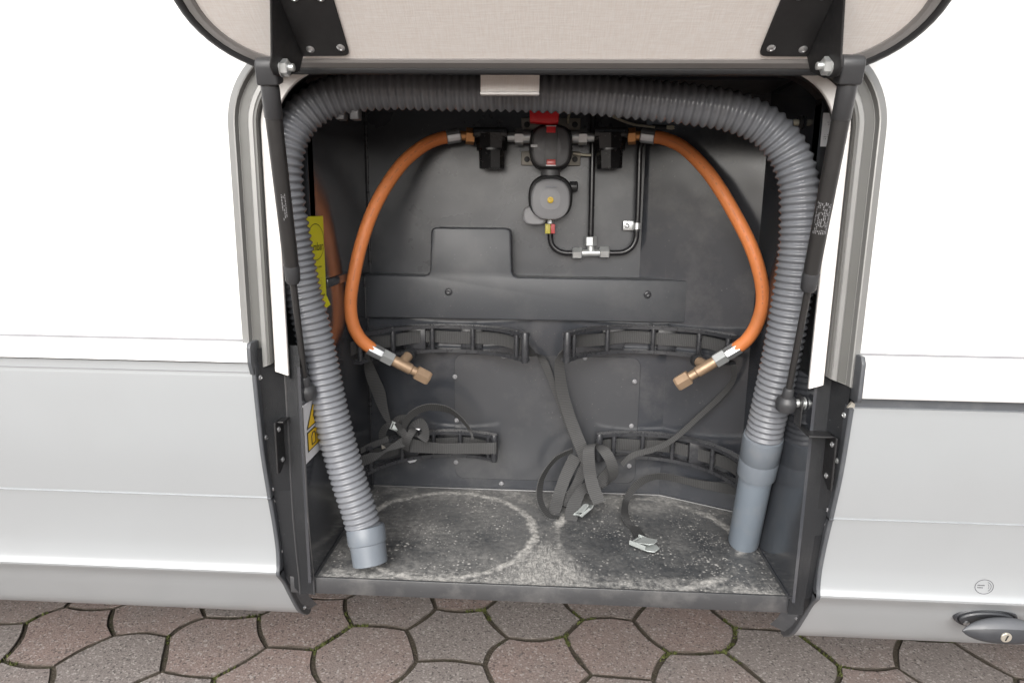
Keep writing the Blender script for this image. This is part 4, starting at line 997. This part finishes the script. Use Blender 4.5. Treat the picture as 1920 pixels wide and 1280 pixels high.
# warning label lower down
zw1, zw0 = atx(573, 757, xl).z, atx(580, 863, xl).z; yw0 = -.0155; wl2 = .068
wn = thing('warning_label', 'white label with yellow warning signs on the left wall behind the hose', 'label', (xl, yw0+wl2/2, zw0))
obj('label_sheet', B().box((xl-.0004, yw0, zw0), (xl+.0004, yw0+wl2, zw1), 0), 'labelwhite', wn, 30)
H = zw1-zw0
def wq(pts, x, mat, nm): obj(nm, B().add([Vector((x, yw0+u_*wl2, zw0+v_*H)) for u_, v_ in pts], [tuple(range(len(pts)))]), mat, wn, 0)
wq(((.13, .55), (.97, .55), (.97, .58), (.55, 1.0), (.13, .58)), xo, 'ink', 'sign_border'); wq(((.18, .575), (.92, .575), (.92, .585), (.55, .96), (.18, .585)), xo+.0004, 'amber', 'warning_triangle')
wq(((.12, .16), (.97, .16), (.97, .51), (.12, .51)), xo, 'ink', 'sign_border'); wq(((.16, .185), (.93, .185), (.93, .485), (.16, .485)), xo+.0004, 'amber', 'warning_square')
bt = [(.34, .24), (.56, .24), (.56, .39), (.50, .44), (.40, .44), (.34, .39)]
b = B(); pts = [Vector((xo+.0008, yw0+u_*wl2, zw0+v_*H)) for u_, v_ in bt]; b.tube(pts+[pts[0]], .0007, 6); obj('bottle_symbol', b, 'ink', wn, 0)
b = B(); pts = [Vector((xo+.0008, yw0+u_*wl2, zw0+v_*H)) for u_, v_ in ((.55, .64), (.49, .72), (.53, .78), (.54, .86), (.60, .78), (.62, .70), (.55, .64))]; b.tube(pts, .0007, 6); obj('flame_symbol', b, 'ink', wn, 0)
# small white label on the right
p0, p1 = at(1544, 212, .0495), at(1558, 275, .0495)
rl = thing('rating_label', 'narrow pale label peeking out beside the right gas strut', 'label', (p0.x, .0495, p1.z))
obj('label_sheet', B().box((p0.x, .0492, p1.z), (p0.x+.03, .0500, p0.z), 0), 'labelwhite', rl, 30)
scribble(rl, Vector((p0.x+.003, .0487, p0.z-.012)), Vector((1, 0, 0)), V, 2, .008, .0014, 'ink_soft', 5, .6)
scribble(rl, Vector((p0.x+.003, .0487, p1.z+.014)), Vector((1, 0, 0)), V, 3, .008, .0014, 'ink_soft', 6, .7)
# torn white scrap of a sticker under the lower left holder
p = [at(*zl(*q), D0-.0012) for q in ((725, 735), (745, 708), (800, 700), (878, 697), (830, 752), (770, 766))]
tag(obj('torn_sticker', B().prism([q-p[0] for q in p], (0, .0006, 0)), 'labelwhite', None, 0, None), 'torn scrap of white sticker below the lower left holder', 'sticker').location = p[0]

# ================================================================== HANDLE AND STICKER ON THE RIGHT SKIRT
def skirt_at(px, py):
    """point of the right skirt's curved face seen at a picture point"""
    d = ray(px, py); best = None
    for a, b_ in zip(PRs[1:], PRs[2:]):
        n_ = Vector((0, -(b_.z-a.z), (b_.y-a.y))); den = d.dot(n_)
        if abs(den) < 1e-9: continue
        t = (Vector((0, a.y, a.z))-CAM).dot(n_)/den; p = CAM+d*t
        lo_, hi_ = min(a.z, b_.z)-1e-5, max(a.z, b_.z)+1e-5
        if lo_ <= p.z <= hi_ and t > 0:
            nn = n_.normalized(); nn = nn if nn.y < 0 else -nn
            if best is None or t < best[0]: best = (t, p, nn)
    return best[1], best[2]
hc, hn = skirt_at(1846, 1155)
hx = Vector((1, 0, 0)); hn = (hn+Vector((0, -.35, .05))).normalized(); hy = hn.cross(hx); hy = hy if hy.z > 0 else -hy
hd = thing('flap_handle', 'dark grey turn handle with key lock on the silver skirt', 'handle', hc)
def ell(rx, ry, h, cx=0, cy=0, n=40): return [hc+hx*(cx+rx*math.cos(2*PI*i/n))+hy*(cy+ry*math.sin(2*PI*i/n))+hn*h for i in range(n)]
def stack(rs):
    b = B(); n = len(rs[0])
    for A2, B2 in zip(rs, rs[1:]): b.add(A2+B2, [(j, (j+1) % n, n+(j+1) % n, n+j) for j in range(n)])
    b.add(rs[-1], [tuple(range(n))]); b.add(rs[0], [tuple(range(n))]); return b
obj('base_rim', stack([ell(.043, .021, -.010), ell(.043, .021, .002), ell(.0415, .0195, .0045), ell(.039, .0175, .0040), ell(.038, .0165, .001)]), 'handle', hd, 30)
obj('base_plate', stack([ell(.0375, .0160, -.004), ell(.0375, .0160, .0055), ell(.036, .0145, .0075)]), 'handle', hd, 30)
screw(hd, hc-hx*.0265-hy*.006+hn*.0076, hn, .0042, 'zinc')
screw(hd, hc+hx*.0265-hy*.004+hn*.0076, hn, .0034, 'handle_lt')
obj('spindle', stack([ell(.017, .0105, .004, .012, -.003), ell(.016, .009, .020, .018, -.006)]), 'handle_lt', hd, 30)
# wing: lens shaped grip
gc = at(1884, 1180, hc.y-.024); gn = Vector((0, -.99, .12)).normalized(); gy = gn.cross(hx); gy = gy if gy.z > 0 else -gy
def wing(k0, k1, sc_, NL=29, NJ=14):
    rows = []
    for i in range(NL):
        t = -1+2*i/(NL-1); half = max(.0007, .0180*(1-abs(t)**2.2)**.68*sc_); dep = max(.0007, .0125*(1-abs(t)**2.4)*sc_)
        cc_ = gc+hx*(t*.0560)+gy*(-.001-.003*t*t)
        rows.append([cc_+gy*(half*math.sin(a_))+gn*(dep*math.cos(a_)) for a_ in [k0+(k1-k0)*j/NJ for j in range(NJ+1)]])
    return B().grid(rows)
obj('grip', wing(.42, PI, 1.0), 'handle_lt', hd, 60)
obj('grip_underside', wing(-PI, .42, 1.02), 'handle', hd, 60)
ln_ = (gn*.97-gy*.2).normalized(); lc = gc-hx*.006+gn*.0118-gy*.0045
lo2 = obj('key_lock', B().lathe(lc-ln_*.003, ln_, [(0, .0072), (.0040, .0072), (.0047, .0066)], 24), 'lockmetal', hd, 30)
lu = hx; lv = ln_.cross(lu)
kd = (lu*.25+lv).normalized(); ks = ln_.cross(kd)
obj('key_slot', B().prism([lc+ln_*.0019+kd*a_+ks*c_ for a_, c_ in ((-.0042, -.0009), (.0042, -.0009), (.0042, .0009), (-.0042, .0009))], ln_*.0004), 'ink', lo2, 0)

sc, sn = skirt_at(1845, 1099); sx_ = Vector((1, 0, 0)); sy_ = sn.cross(sx_); sy_ = sy_ if sy_.z > 0 else -sy_
rs = thing('round_sticker', 'small transparent round sticker with grey print above the handle', 'sticker', sc)
def onskirt(u_, v_, h=.0004):
    z = sc.z+v_; q = trim_pt(PRs, z); return Vector((sc.x+u_, q.y-h, z))
R_s = .0125
b = B(); n = 40
b.quadstrip([onskirt(R_s*math.cos(2*PI*i/n), R_s*.85*math.sin(2*PI*i/n)) for i in range(n+1)], [onskirt((R_s-.0009)*math.cos(2*PI*i/n), (R_s-.0009)*.85*math.sin(2*PI*i/n)) for i in range(n+1)])
obj('printed_ring', b, 'ink_mid', rs, 0)
b = B(); b.quadstrip([onskirt(.001+.0085*math.cos(a_), .0075*math.sin(a_)) for a_ in [-1.0+2.2*i/16 for i in range(17)]], [onskirt(.001+.0078*math.cos(a_), .0068*math.sin(a_)) for a_ in [-1.0+2.2*i/16 for i in range(17)]])
b.quadstrip([onskirt(.0005+.006*math.cos(a_), .0055*math.sin(a_)) for a_ in [-.6+1.4*i/12 for i in range(13)]], [onskirt(.0005+.0055*math.cos(a_), .005*math.sin(a_)) for a_ in [-.6+1.4*i/12 for i in range(13)]])
random.seed(12)
for v_, wd in ((.0012, .0085), (-.0022, .0065)):
    s = -.009
    while s < -.009+wd:
        dl = random.uniform(.0005, .0011); b.add([onskirt(s, v_), onskirt(s+dl, v_), onskirt(s+dl, v_+.0014), onskirt(s, v_+.0014)], [(0, 1, 2, 3)]); s += dl+.0003
obj('printed_symbol', b, 'ink_mid', rs, 0)
